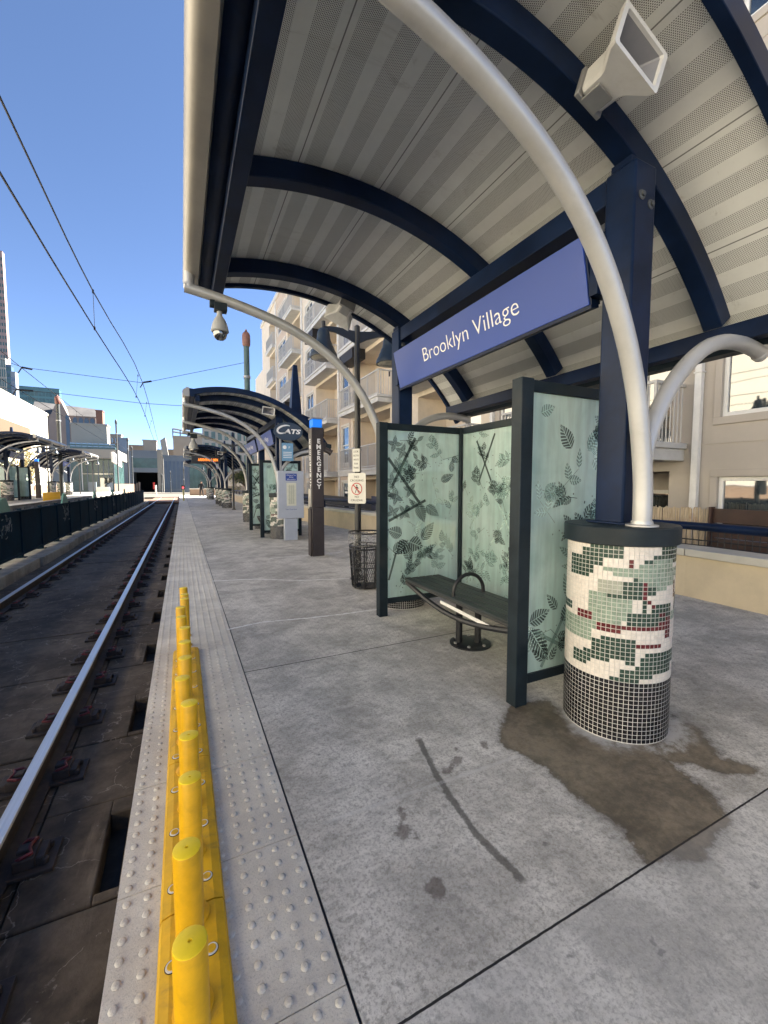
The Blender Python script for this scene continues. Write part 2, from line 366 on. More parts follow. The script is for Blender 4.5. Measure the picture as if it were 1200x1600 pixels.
# fasteners
def fastener(x,y):
    t=thing('rail_fastener','dark bolted plate with red spring clips holding the %s'%('platform-side rail of the near track' if x>-1 else 'fence-side rail of the near track'),'rail fastener',(x,y,-.36),'rail fasteners along the %s rail'%('platform-side' if x>-1 else 'fence-side'))
    mb=MB(); mb.obox((x,y,-.351),(.46,.2,.02)); mb.build('plate',RUST,t,bev=.004)
    for sgn in (-1,1):
        mb=MB(); mb.obox((x+sgn*.112,y,-.316),(.085,.135,.054)); mb.obox((x+sgn*.10,y,-.287),(.05,.05,.03)); mb.obox((x+sgn*.165,y,-.325),(.05,.11,.04)); mb.tube([(x+sgn*.19,y+.05,-.345),(x+sgn*.19,y+.05,-.315)],.016,6); mb.tube([(x+sgn*.19,y-.05,-.345),(x+sgn*.19,y-.05,-.315)],.016,6)
        mb.build('shoulder',RUST,t,bev=.006)
        mb=MB()
        pts=[(x+sgn*.075,y-.045,-.30),(x+sgn*.10,y-.058,-.283),(x+sgn*.14,y-.045,-.279),(x+sgn*.125,y-.012,-.274),(x+sgn*.125,y+.012,-.274),(x+sgn*.14,y+.045,-.279),(x+sgn*.10,y+.058,-.283),(x+sgn*.075,y+.045,-.30)]
        mb.tube(pts,.0085,6); mb.build('clip',REDCLIP,t)
    return t
f0={}
for x in (-.825,-2.365):
    f0[x]=fastener(x,2.43-2*PIT)
    for k in range(1,60):
        dup(f0[x],(x,2.43-2*PIT+PIT*k,-.36),0)
# near platform: grid with stain attributes near the camera, plain further on
def pdist(p,pl,closed=False):
    best=1e9; n=len(pl)
    for i in range(n if closed else n-1):
        a=pl[i]; b=pl[(i+1)%n]; dx,dy=b[0]-a[0],b[1]-a[1]; L=dx*dx+dy*dy or 1e-9
        t=max(0,min(1,((p[0]-a[0])*dx+(p[1]-a[1])*dy)/L)); d=math.hypot(p[0]-a[0]-t*dx,p[1]-a[1]-t*dy)
        if d<best: best=d
    return best
def sdist(p,pl):
    best=(9,0,0); n=len(pl)
    for i in range(n-1):
        a=pl[i]; b=pl[i+1]; dx,dy=b[0]-a[0],b[1]-a[1]; L=math.hypot(dx,dy)
        t=((p[0]-a[0])*dx+(p[1]-a[1])*dy)/L; ex=max(0,-t if i==0 else 0,(t-L) if i==n-2 else 0); tc=max(0,min(L,t))
        d=math.hypot(p[0]-a[0]-tc*dx/L,p[1]-a[1]-tc*dy/L)
        if d<best[0]: best=(d,((p[0]-a[0])*dy-(p[1]-a[1])*dx)/L,max(0,1-ex/.06))
    return max(-9,min(9,best[1])),(best[2] if best[0]<.4 else 0)
def inside(p,pl):
    r=False; n=len(pl); j=n-1
    for i in range(n):
        if (pl[i][1]>p[1])!=(pl[j][1]>p[1]) and p[0]<(pl[j][0]-pl[i][0])*(p[1]-pl[i][1])/(pl[j][1]-pl[i][1])+pl[i][0]: r=not r
        j=i
    return r
Z7=lambda x,y: tuple(gp(540+x/1.818,1000+y/1.818)[:2])
STAIN=[Z7(*p) for p in [(440,260),(470,190),(560,170),(640,215),(700,150),(800,150),(930,220),(1000,250),(1060,330),(1180,370),(1195,385),(1080,375),(960,345),(900,345),(960,380),(1020,430),(1078,505),(1050,580),(960,625),(860,640),(800,560),(790,525),(690,470),(610,400),(520,335),(450,305)]]
DRIPS=[[Z7(*p) for p in [(212,290),(245,360),(300,450),(370,550),(440,620),(488,668)]]]
SPOTS=[(Z7(252,700),.036),(Z7(262,716),.030),(Z7(157,490),.030),(Z7(162,545),.036),(Z7(195,560),.022),(Z7(115,858),.018),(Z7(742,551),.012),(Z7(395,298),.024),(Z7(318,345),.034),(Z7(285,368),.03),(Z7(315,302),.018),(Z7(10,885),.02),(Z7(90,715),.012),(Z7(262,248),.014)]
WHITES_=[[gp(331,908)[:2],gp(400,905)[:2],gp(470,907)[:2],gp(545,904)[:2]],[gp(354,984)[:2],gp(410,972)[:2],gp(480,966)[:2],gp(540,959)[:2],gp(590,952)[:2]],[gp(420,873)[:2],gp(450,870)[:2],gp(484,868)[:2]],[gp(508,866)[:2],gp(535,862)[:2]]]
CHALK=[[Z7(-40,512),Z7(480,333)],[Z7(-40,520),Z7(300,405)]]
JOINTS=[[(.39,.905),(6,.905)],[(.39,3.29),(6,3.25)],[gp(520,1031)[:2],gp(560,1043)[:2],gp(640,1055)[:2]]]
def axis(segs):
    out=[]
    for a,b,s in segs:
        n=max(1,round((b-a)/s)); out+=[a+(b-a)*i/n for i in range(n)]
    out.append(segs[-1][1]); return out
def platform():
    xs=axis([(.397,3.3,.04),(3.3,6.3,.15)]); yy=axis([(-5,.2,.5),(.2,4.6,.04),(4.6,9.2,.12),(9.2,62,4)])
    nx,ny=len(xs),len(yy); vs=[(x,y,0) for y in yy for x in xs]
    fs=[(j*nx+i,j*nx+i+1,(j+1)*nx+i+1,(j+1)*nx+i) for j in range(ny-1) for i in range(nx-1)]
    me=bpy.data.meshes.new('platform'); me.from_pydata(vs,[],fs); me.materials.append(PLAT)
    A={k:[0.0 if k[0]=='m' else 9.0]*len(vs) for k in ('s_drip','m_drip','s_chalk','m_chalk','d_stain','d_spot','d_lime')}
    for i,(x,y,z) in enumerate(vs):
        p=(x,y)
        if y<.15 or y>9.5:
            continue
        if 1<x<4.5 and .5<y<2.6:
            d=pdist(p,STAIN,True); A['d_stain'][i]=-d if inside(p,STAIN) else d
        A['d_lime'][i]=math.hypot(x-2.42,y-1.60)-.36
        A['s_drip'][i],A['m_drip'][i]=sdist(p,DRIPS[0]); A['s_chalk'][i],A['m_chalk'][i]=sdist(p,CHALK[0])
        A['d_spot'][i]=min(math.hypot(x-c[0],y-c[1])-r for c,r in SPOTS)
    for k,v in A.items():
        a=me.attributes.new(k,'FLOAT','POINT'); a.data.foreach_set('value',v)
    o=bpy.data.objects.new('platform',me); col.objects.link(o); struct(o)
platform()
for k,pl in enumerate(WHITES_):
    r=random.Random(k); P=[]; pts=[Vector((p[0],p[1],0)) for p in pl]
    for i in range(len(pts)-1):
        for q in range(14): P.append(pts[i]+(pts[i+1]-pts[i])*q/14)
    P.append(pts[-1]); mb=MB()
    P=[(p.x+r.uniform(-.004,.004),p.y+r.uniform(-.006,.006),.0008) for p in P]
    mb.tube(P,[.0135*r.uniform(.6,1.4) for _ in P],6); mb.v=[(x,y,z*.22+.0006) for x,y,z in mb.v]; struct(mb.build('caulk_line',WHITE))
mb=MB(); mb.box((-.235,-5,-.6),(6.3,62,-.03)); struct(mb.build('platform_base',CURBC))
mb=MB(); mb.box((.392,-5,-.03),(.396,62,-.004)); struct(mb.build('platform_joint',BLACK))
# tactile strip with truncated domes
mb=MB(); x0,x1=-.245,.388; TS=.578
for k in range(-6,104):
    y=1.63+TS*k
    mb.box((x0,y+.002,-.06),(x1,y+TS-.002,random.uniform(-.0012,.0012)))
pit=TS/9.0
for k in range(-2,36):
    seg=8 if k<9 else 5
    for a in range(9):
        for b_ in range(10):
            cx=x0+.032+b_*.0632; cy=1.63+TS*k+pit*(a+.5); r1,r2,h=.0135,.008,.0050
            vs=[(cx+r1*math.cos(2*math.pi*q/seg),cy+r1*math.sin(2*math.pi*q/seg),-.001) for q in range(seg)]+[(cx+.0115*math.cos(2*math.pi*q/seg),cy+.0115*math.sin(2*math.pi*q/seg),h*.75) for q in range(seg)]+[(cx+.006*math.cos(2*math.pi*q/seg),cy+.006*math.sin(2*math.pi*q/seg),h) for q in range(seg)]
            mb.add(vs,[(q,(q+1)%seg,seg+(q+1)%seg,seg+q) for q in range(seg)]+[(seg+q,seg+(q+1)%seg,2*seg+(q+1)%seg,2*seg+q) for q in range(seg)]+[tuple(range(2*seg,3*seg))])
struct(mb.build('tactile_strip',TACT,recalc=False,ang=60))
# kerb under the fence
mb=MB()
for k in range(16):
    y=-4+k*3.1; h=-.15+random.uniform(-.008,.008); xx=-2.86+(.05 if k%2 else 0)
    mb.box((xx,y,-.5),(-3.42,y+3.09,h)) if False else mb.box((-3.42,y,-.5),(xx,y+3.09,h))
struct(mb.build('kerb',CURBC,bev=.015))
# far platform
mb=MB(); mb.box((-12.6,6,-.6),(-7.0,64,.48)); struct(mb.build('far_platform',CONC,bev=.02))
mb=MB(); mb.box((-7.55,6,.48),(-6.93,64,.50)); struct(mb.build('far_tactile_strip',TACT))
mb=MB()
for k in range(34): mb.obox((-6.985,8.5+k*1.5,.2),(.03,.9,.28))
struct(mb.build('far_platform_rub_boards',M('timber_rub',(.16,.15,.13),.85,0,.25,4)))

# ---------------------------------------------------------------- yellow posts
ORD=['nearest','second','third','fourth','fifth','sixth','seventh','eighth','ninth','tenth','eleventh','twelfth','thirteenth','farthest']
def ypost(loc,label,group):
    t=thing('delineator_post',label,'bollard',loc,group)
    mb=MB(); mb.lathe([(.0345,0),(.0345,.465),(.033,.468)],loc,20); mb.build('post_tube',YELLOW,t)
    mb=MB(); mb.lathe([(.0340,.4685),(.0336,.4715),(.030,.473),(.0045,.4735),(.004,.470)],loc,20); mb.build('cap',YCAP,t)
    mb=MB(); mb.lathe([(.052,0),(.052,.006),(.036,.010),(.036,.03)],loc,20); mb.build('collar',YELLOW,t); return t
SB=.03
pp=ypost((-.012,.9,SB),'nearest yellow plastic post of the row on the near platform edge','yellow posts on the near platform edge')
for k in range(1,14):
    yk=.9+.2635*k
    q=dup(pp,(-.012+random.uniform(-.006,.006)-(.022 if k in (9,10) else 0),yk,SB if k<12 else .004),0,('%s yellow plastic post, counted from the camera, on the near platform edge'%ORD[k]) if k<13 else 'farthest yellow plastic post of the row on the near platform edge')
    q.rotation_euler=(random.uniform(-.02,.02),random.uniform(-.025,.025),random.uniform(0,6))
t=thing('post_base_strip','yellow rubber base strip bolted to the near platform edge under the yellow posts','base strip',(0,2,0))
YB=M('yellow_rubber',(.68,.395,.006),.6,0,.14,9,.05,90,dirt=((.20,.14,.05),.75))
for j,(a,b_) in enumerate(((-.6,.62),(.624,1.46),(1.464,2.3),(2.304,3.14),(3.144,3.93))):
    mb=MB(); mb.prism([(-.108,.0015),(.094,.0015),(.086,.022),(.06,SB),(-.074,SB),(-.1,.022)],'y',a,b_-.002); mb.build('rubber_section',YB,t,ang=8)
for k in range(13):
    y=.9+.2635*(k+.5)
    if y<3.9:
        for sx in (-.06,.048):
            mb=MB(); mb.lathe([(.0205,0),(.0205,.0016)],(sx-.007,y,SB-.0005),18,1); mb.lathe([(.0185,0),(.018,.0018)],(sx-.007,y,SB+.0013),18,0); mb.lathe([(.0135,0),(.0125,.0016)],(sx-.007,y,SB+.0034),18,2); mb.build('bolt_washer',[WHITE,RUST,YB],t)
# far yellow row
for k in range(14):
    lab='yellow plastic post on the far platform edge, %s'%('nearest end of the row' if k==0 else 'far end of the row' if k==13 else 'within the closed row')
    dup(pp,(-7.25,30.4+.2635*k*1.05,.5),0,lab)
    
# ---------------------------------------------------------------- mosaic column data
TILES=[M('tile_white',(.68,.63,.58),.3,0,.12,40,0),M('tile_dark_green',(.028,.058,.044),.25,0,.3,40,0),M('tile_pale_green',(.22,.29,.235),.28,0,.15,40,0),M('tile_red',(.11,.018,.022),.25,0,.3,40,0),M('tile_black',(.012,.012,.016),.25,0,.4,40,0),M('tile_grey',(.31,.33,.28),.3,0,.12,40,0)]
GROUT=M('grout',(.60,.585,.56),.85,0,.12,8,.2,90,dirt=((.46,.44,.41),.5))
RECT=[('e',230,430,300,510),('e',225,445,352,515),('g',180,515,400,700),('g',210,560,375,700),('g',100,700,205,830),('g',170,710,255,750),
('G',180,205,365,300),('G',150,230,250,340),('G',110,270,205,410),('g',255,350,305,375),('g',305,365,455,405),('g',455,325,690,380),('g',450,380,740,430),('g',450,430,700,490),('g',560,490,630,515),
('G',585,245,800,300),('G',520,300,800,325),('G',460,322,515,345),('G',690,325,800,350),('G',360,430,445,540),('G',445,450,480,550),('G',505,490,565,540),('G',275,510,360,535),('G',360,530,480,555),
('G',755,390,800,450),('G',730,430,760,470),('G',712,545,800,640),('G',740,510,800,560),('g',690,645,800,720),('G',470,570,505,640),('G',530,600,670,640),('G',380,645,670,735),
('G',315,785,395,810),('G',260,795,400,820),('G',205,815,450,930),('G',380,920,445,955),('G',130,910,200,985),('G',160,900,240,950),('G',240,925,300,950),('G',510,900,740,935),('G',485,925,740,975),('G',450,970,735,990),('G',360,980,705,1045),('G',300,1045,375,1070),('G',380,1040,500,1065),('G',755,720,800,800),('G',740,850,780,900),
('R',370,235,396,310),('R',397,318,420,365),('R',480,460,505,560),('R',505,570,530,592),('R',530,595,556,620),('R',700,465,718,565),('R',672,575,690,830),('R',640,690,672,830),('R',590,655,640,680),('R',375,720,640,755),('R',140,650,210,685),('R',215,708,370,755),('R',455,835,740,858),('R',680,805,745,830),('R',745,890,765,1060),('G',85,600,120,660),('G',85,1000,105,1060)]
NT,NR=72,45
def tilecol(i,r):
    # i counted 0..35 over the side of the column that faces the viewer
    if r>=31: return 4
    ph=R(-90+5*i+2.5); x=442+337*math.sin(ph); y=(197+45*min(1,max(0,(x-105)/500)))+27.4*(r+.5)
    cc=0
    for k,a,b_,c_,d_ in RECT:
        if a<=x<=c_ and b_<=y<=d_: cc={'G':1,'g':2,'R':3,'e':5}[k]
    return cc
def column(parent,x,y):
    r0=.2875; H0,H1=.004,1.115
    mb=MB(); mb.lathe([(r0-.0015,0),(r0-.0015,1.125)],(x,y,0),48); 
    core=mb.build('mosaic_column',GROUT,parent)
    th=(H1-H0)/NR; vs=[];fs=[];ms=[]
    mid=math.atan2(-y_view(y),-x_view(x)) if False else R(234.3)
    for i in range(NT):
        ii=i if i<36 else 71-i
        for r in range(NR):
            a0=mid-R(-90)+0; 
            ang=mid+R(90)-R(5)*(i+1); ang1=ang+R(5); g=.0034/r0
            # left limb of the visible side is at mid-90deg seen from the viewer
            aa=mid-R(90)+R(5)*i; bb=aa+R(5)
            z1=H1-r*th; z0=z1-th; k=len(vs); rr=r0+random.uniform(0,.0007)
            ia=aa+g/2; ib=bb-g/2
            for (a_,z_) in ((ia,z0+.0016),(ib,z0+.0016),(ib,z1-.0016),(ia,z1-.0016)): vs.append((x+rr*math.cos(a_),y+rr*math.sin(a_),z_))
            fs.append((k,k+1,k+2,k+3)); ms.append(tilecol(ii,r))
    mb=MB(); mb.add(vs,fs); mb.m=ms
    # angle grows anticlockwise; the viewer sees the left limb at larger angle, so mirror the index
    mb.build('mosaic_tiles',TILES,core,recalc=False)
    mb=MB(); mb.lathe([(.30,1.112),(.31,1.118),(.31,1.208),(.302,1.216),(.02,1.220)],(x,y,0),48); mb.build('column_cap',SLATE,core)
    return core

# ---------------------------------------------------------------- shelters
CX,CZ,RI,RO=1.12-2.37,.80,2.75,2.885       # roof arc, local x measured from the posts
def arc(r,a0,a1,n): return [(CX+r*math.cos(R(a0+(a1-a0)*i/n)),CZ+r*math.sin(R(a0+(a1-a0)*i/n))) for i in range(n+1)]
def soffit_mat():
    m,nt,b=base('perforated_soffit'); u=node(nt,'ShaderNodeUVMap'); sx=node(nt,'ShaderNodeSeparateXYZ'); nt.links.new(u.outputs[0],sx.inputs[0])
    s,y=sx.outputs[0],sx.outputs[1]
    PW=.62
    q=math_(nt,'FRACT',math_(nt,'DIVIDE',s,PW))                       # panel coordinate
    band=math_(nt,'FRACT',math_(nt,'ADD',math_(nt,'MULTIPLY',q,3),.22))
    pm=math_(nt,'MULTIPLY',math_(nt,'GREATER_THAN',band,.42),math_(nt,'LESS_THAN',band,.985))
    p=.0095
    row=math_(nt,'DIVIDE',s,p*.866); par=math_(nt,'MULTIPLY',math_(nt,'MODULO',math_(nt,'FLOOR',row),2),.5)
    hx=math_(nt,'SUBTRACT',math_(nt,'FRACT',row),.5); hy=math_(nt,'SUBTRACT',math_(nt,'FRACT',math_(nt,'ADD',math_(nt,'DIVIDE',y,p),par)),.5)
    dd=math_(nt,'SQRT',math_(nt,'ADD',math_(nt,'MULTIPLY',hx,hx),math_(nt,'MULTIPLY',hy,hy)))
    hole=math_(nt,'MULTIPLY',ramp(nt,dd,.36,.26),pm)
    o=ocoord(nt); n=noise(nt,o,1.8,6,.7)
    c=mixc(nt,ramp(nt,n,.35,.65),(.69,.695,.675),(.77,.775,.755))
    gr=noise(nt,o,5,6,.75,.5); c=mixc(nt,math_(nt,'MULTIPLY',ramp(nt,gr,.60,.74),.35),c,(.25,.22,.18))
    mp=node(nt,'ShaderNodeMapping'); mp.inputs['Scale'].default_value=(1,14,14) ; nt.links.new(o,mp.inputs[0]); stn=noise(nt,mp.outputs[0],.9,7,.75,.6); c=mixc(nt,math_(nt,'MULTIPLY',ramp(nt,stn,.58,.72),.30),c,(.30,.27,.22))
    c=mixc(nt,math_(nt,'MULTIPLY',hole,.92),c,(.03,.03,.03))
    seam=math_(nt,'MAXIMUM',math_(nt,'LESS_THAN',q,.009),math_(nt,'GREATER_THAN',q,.997)); c=mixc(nt,math_(nt,'MULTIPLY',seam,.8),c,(.05,.05,.05))
    nt.links.new(c,b.inputs['Base Color']); b.inputs['Roughness'].default_value=.5
    bump(nt,b,math_(nt,'SUBTRACT',math_(nt,'MULTIPLY',pm,.5),math_(nt,'MULTIPLY',seam,1)),.4,.004)
    return m
SOFF=soffit_mat(); ROOFT=M('roof_sheet',(.20,.21,.22),.5,.3,.15,2)
TUBEP=[(.0,1.2),(-.005,1.45),(-.045,1.72),(-.11,1.99),(-.22,2.26),(-.375,2.52),(-.565,2.74),(-.79,2.92),(-1.04,3.06),(-1.30,3.165),(-1.57,3.24),(-1.85,3.30),(-2.05,3.335),(-2.22,3.36)]
def smooth(pts,n=4):
    out=[]
    P=[Vector(p) for p in pts]
    for i in range(len(P)-1):
        a=P[max(i-1,0)];b=P[i];c=P[i+1];d=P[min(i+2,len(P)-1)]
        for k in range(n):
            t=k/n; out.append(.5*((2*b)+(c-a)*t+(2*a-5*b+4*c-d)*t*t+(3*b-a-3*c+d)*t**3))
    out.append(P[-1]); return out
def shelter(label,nb,loc,group):
    t=thing('platform_shelter',label,'shelter',(0,0,0),group)
    B=2.76; L=B*nb; y0,y1=-.54,L+.54
    # roof panel: soffit sheet + top skin
    A0,A1=109,33; n=40; mb=MB(); pin=arc(RO,A0,A1,n); pout=arc(RO+.07,A0,A1,n)
    ysl=[y0,L/2,y1]; vs=[];fs=[];ms=[];uv=[]
    for i in range(n):
        k=len(vs); (xa,za),(xb,zb)=pin[i],pin[i+1]; vs+=[(xa,y0,za),(xa,y1,za),(xb,y1,zb),(xb,y0,zb)]; fs.append((k,k+3,k+2,k+1)); ms.append(0)
        sa=RO*R(A0-A1)*i/n; sb=RO*R(A0-A1)*(i+1)/n; uv+=[(sa,y0),(sb,y0),(sb,y1),(sa,y1)]
    for i in range(n):
        k=len(vs); (xa,za),(xb,zb)=pout[i],pout[i+1]; vs+=[(xa,y0,za),(xa,y1,za),(xb,y1,zb),(xb,y0,zb)]; fs.append((k,k+1,k+2,k+3)); ms.append(1); uv+=[(0,0)]*4
    mb.add(vs,fs); mb.m=ms
    o=mb.build('roof_panel',[SOFF,ROOFT],t,recalc=False,ang=60)
    ul=o.data.uv_layers.new(name='UVMap')
    for i,x in enumerate(uv): ul.data[i].uv=x
    for yy in (y0,y1):
        mb=MB(); mb.sweep(arc(RO-.035,A0+1,A1-1,40)[::-1],.055,-.125); mb.xf(Matrix.Translation((0,yy,0))); mb.build('fascia',NAVY,t,bev=.004)
    for k in range(2*nb+1):
        mb=MB(); mb.sweep(arc(RI,106.3,38.2,36)[::-1],.115,-(RO-RI-.004)); mb.xf(Matrix.Translation((0,k*B/2,0))); mb.build('arch_rib',NAVY,t,bev=.006)
    mb=MB(); mb.box((-2.035,y0+.03,3.40),(-1.93,y1-.03,3.545)); mb.build('front_purlin',NAVY,t,bev=.006)
    for k in range(nb):
        mb=MB(); mb.box((-.075,k*B+.095,3.09),(.075,k*B+B-.095,3.235)); mb.build('centre_purlin',NAVY,t,bev=.006)
    mb=MB(); mb.box((.92,y0+.1,2.385),(1.02,y1-.1,2.505)); mb.build('rear_purlin',NAVY,t,bev=.006)
    # gutters
    gp_=[(-2.34+.115+.115*math.cos(R(a)),3.585+.10*math.sin(R(a))) for a in range(180,361,15)]+[(-2.10,3.60),(-2.055,3.60),(-2.055,3.545),(-2.09,3.50)]
    g=[(-2.30+.085-.085*math.cos(R(a)),3.57-.09*math.sin(R(a))) for a in range(-70,91,16)]
    poly=g+[(-2.165,3.475),(-2.15,3.50),(-2.15,3.68),(-2.20,3.69)]
    mb=MB(); mb.prism(poly,'y',y0-.03,y1+.03); mb.build('gutter',GUTTER,t,ang=40)
    mb=MB(); mb.prism([(-2.148,3.50),(-2.085,3.478),(-2.037,3.49),(-2.037,3.66),(-2.148,3.67)],'y',y0-.02,y1+.02); mb.build('eave_fascia',NAVY,t,ang=40)
    mb=MB(); mb.prism([(1.02,2.40),(1.07,2.36),(1.22,2.37),(1.27,2.43),(1.27,2.52),(1.10,2.54)],'y',y0-.03,y1+.03); mb.build('gutter',SLATE,t,ang=40)
    for k in range(nb+1):
        y=k*B
        column(t,.02,y+(.04 if k==nb else 0))
        mb=MB(); mb.box((-.092,y-.092,1.218),(.092,y+.092,3.235)); po=mb.build('post',NAVY,t,bev=.012)
        mb=MB(); mb.box((-.125,y-.125,1.2195),(.125,y+.125,1.232)); mb.build('base_plate',NAVY,po,bev=.003)
        mb=MB(); mb.box((-.085,y-.06,3.236),(.085,y+.06,3.27))
        po2=mb.build('post_head',NAVY,po)
        for (bx,bz) in ((-.035,3.05),(.045,3.02)):
            mb=MB(); mb.lathe([(.026,0),(.026,.006),(.014,.010),(.014,.018)],(0,0,0),14); mb.xf(Matrix.Translation((bx,y-.091,bz))@Matrix.Rotation(R(90),4,'X')); mb.build('bolt',M('bolt_steel',(.075,.08,.085),.45,.3,.2,20),po)
        outs=[-1] if k==0 else [1] if k==nb else [1]
        for sg in outs:
            yt=y+sg*.19
            pts=smooth([(p[0]-.07,yt,p[1]) for p in TUBEP],3)
            mb=MB(); mb.tube(pts,.049,16); mb.tube([(-2.25,yt,3.365),(-2.25,yt,3.50)],.046,14)
            mb.lathe([(.012,-.052),(.04,-.035),(.052,0),(.052,.03),(.04,.05)],(-2.25,yt,3.362),14); mb.lathe([(.082,1.2185),(.082,1.228),(.056,1.231),(.053,1.25)],(-.07,yt,0),20); mb.build('curved_tube',SILVER,t,ang=50)
            br=smooth([(-.084,yt,1.50),(-.075,yt,1.60),(-.025,yt,1.75),(.09,yt,1.945),(.25,yt,2.115),(.45,yt,2.255),(.65,yt,2.325),(.85,yt,2.345),(1.0,yt,2.335),(1.09,yt,2.32)],3)
            mb=MB(); mb.tube(br,.045,14); mb.tube([(1.10,yt,2.31),(1.10,yt,2.40)],.042,14); mb.lathe([(.02,-.045),(.045,-.02),(.045,.02)],(1.10,yt,2.31),14); mb.build('rear_brace',SILVER,t,ang=50)
        # pointed mast on the roof
        if k in (0,nb):
            mb=MB(); RT=lambda x: CZ+math.sqrt((RO+.068)**2-(x-CX)**2)
            a=.15;b_=.052; z1=RT(.45)+1.42; xl,xr=.45-a,.45+a
            mb.add([(xl,y-a,RT(xl)),(xr,y-a,RT(xr)),(xr,y+a,RT(xr)),(xl,y+a,RT(xl)),(.45-b_,y-b_,z1),(.45+b_,y-b_,z1),(.45+b_,y+b_,z1),(.45-b_,y+b_,z1)],[(0,1,5,4),(1,2,6,5),(2,3,7,6),(3,0,4,7),(4,5,6,7)])
            xl,xr=.602,.86; zq=RT(.602)+.24
            mb.add([(xl,y-.13,RT(xl)),(xr,y-.13,RT(xr)),(xr,y+.13,RT(xr)),(xl,y+.13,RT(xl)),(xl,y-.13,zq),(xr,y-.13,zq-.1),(xr,y+.13,zq-.1),(xl,y+.13,zq)],[(0,1,5,4),(1,2,6,5),(2,3,7,6),(3,0,4,7),(4,5,6,7)])
            mb.build('roof_mast',NAVY,t)
    t.location=loc; return t
S1=shelter('nearest platform shelter, navy ribs over the glass screen and bench','0' and 1,(2.37,1.64,0),'barrel-roofed shelters on the near platform')
S2=shelter('second platform shelter, behind the kiosk and emergency pillar',2,(2.37,11.3,0),'barrel-roofed shelters on the near platform')
dup(S2,(2.45,27.2,0),0,'third platform shelter, the one with the orange departure display')
dup(S1,(2.5,43.5,0),0,'farthest platform shelter, beside the standing person')
s3=dup(S2,(-9.3,34.75,.49),math.pi,'shelter on the far platform nearest the left edge of the view'); s3['group']='barrel-roofed shelters on the far platform'
s4=dup(S2,(-9.3,47.0,.49),math.pi,'shelter on the far platform near the glass pavilion'); s4['group']='barrel-roofed shelters on the far platform'
# station name signs
def name_sign(loc,rz,label):
    t=thing('station_sign',label,'sign',(0,0,0),'blue station name signs')
    L=2.44; ta=R(-12.5); h=.39; 
    m=Matrix.Rotation(0,4,'Z')@Matrix.Rotation(ta,4,'Y')
    # local: x depth, y along, z up; face looks to -x and slightly up-tilted towards the track
    mb=MB(); mb.box((-.03,-L/2,-h/2),(.03,L/2,h/2)); mb.xf(Matrix.Rotation(ta,4,'Y')); mb.build('sign_panel',SIGNB,t,bev=.003)
    mb=MB(); mb.box((-.028,-L/2-.012,-h/2-.022),(.04,L/2+.012,-h/2-.001)); mb.box((-.02,-L/2-.012,-h/2-.002),(.055,-L/2-.001,h/2+.01)); mb.box((-.02,L/2+.001,-h/2-.002),(.055,L/2+.012,h/2+.01)); mb.xf(Matrix.Rotation(ta,4,'Y')); mb.build('sign_frame',NAVY,t)
    mb=MB(); text(mb,'Brooklyn Village',.188,Matrix.Rotation(ta,4,'Y')@FACEX((-.0315,-.01,-.050)),ext=.001,width=1.31,bold=-.0022); mb.build('lettering',WHITET,t,recalc=False)
    for q in (-1.29,1.235):
        mb=MB(); mb.box((-.01,q,-.16),(.1,q+.055,.2)); mb.build('bracket',NAVY,t)
    t.location=loc; t.rotation_euler=(0,0,rz); return t
N1=name_sign((2.245,3.02,2.735),0,'blue station name sign hanging under the nearest shelter')
dup(N1,(2.245,12.68,2.735),0,'blue station name sign in the near bay of the second shelter')
dup(N1,(2.245,15.44,2.735),0,'blue station name sign in the rear bay of the second shelter')
dup(N1,(2.30,31.4,2.765),0,'blue station name sign under the third shelter')
dup(N1,(-9.15,33.3,3.25),math.pi,'blue station name sign under the far-platform shelter at the left edge')
dup(N1,(-9.15,45.5,3.25),math.pi,'blue station name sign under the far-platform shelter by the glass pavilion')
# horn loudspeakers
def horn(loc,dirv,up,label):
    t=thing('loudspeaker',label,'loudspeaker',(0,0,0),'horn loudspeakers under the shelter roofs')
    mb=MB()
    def ring(w,h,y,r=.25): 
        c=min(w,h)*r; return [(-w+c,y,-h),(w-c,y,-h),(w,y,-h+c),(w,y,h-c),(w-c,y,h),(-w+c,y,h),(-w,y,h-c),(-w,y,-h+c)]
    rs=[ring(.075,.06,.20),ring(.085,.068,.19),ring(.088,.07,.09),ring(.10,.075,.06),ring(.165,.10,-.03,.12),ring(.17,.105,-.06,.1)]
    vs=[p for r in rs for p in r]; fs=[tuple(range(8))]
    for i in range(len(rs)-1):
        for k in range(8): fs.append((i*8+k,i*8+(k+1)%8,(i+1)*8+(k+1)%8,(i+1)*8+k))
    mb.add(vs,fs)
    r2=[ring(.17,.105,-.06,.1),ring(.145,.083,-.06,.1),ring(.14,.08,-.045,.1)]; vs=[p for r in r2 for p in r]
    mb.add(vs,[(i*8+k,i*8+(k+1)%8,(i+1)*8+(k+1)%8,(i+1)*8+k) for i in range(2) for k in range(8)])
    mm=frame((0,0,0),Vector(dirv).cross(Vector(up)),Vector(dirv)*-1) if False else None
    d=Vector(dirv).normalized(); x=d.cross(Vector(up)).normalized(); z=x.cross(d)
    rot=Matrix(((x.x,-d.x,z.x),(x.y,-d.y,z.y),(x.z,-d.z,z.z))).to_4x4()
    mb.xf(rot); mb.build('horn',HORN,t,ang=30)
    mb=MB(); r3=[ring(.14,.08,-.045,.1),ring(.03,.02,.10,.1)]; mb.add([p for r in r3 for p in r],[(k,(k+1)%8,8+(k+1)%8,8+k) for k in range(8)]+[tuple(range(8,16))]); mb.xf(rot); mb.build('throat',HORNIN,t,recalc=False)
    mb=MB(); mb.obox((0,.215,0),(.19,.025,.15)); mb.obox((0,.16,-.075),(.11,.11,.012)); mb.xf(rot); mb.build('bracket',GALV,t,bev=.004)
    t.location=loc; t.scale=(.94,.94,.94); return t
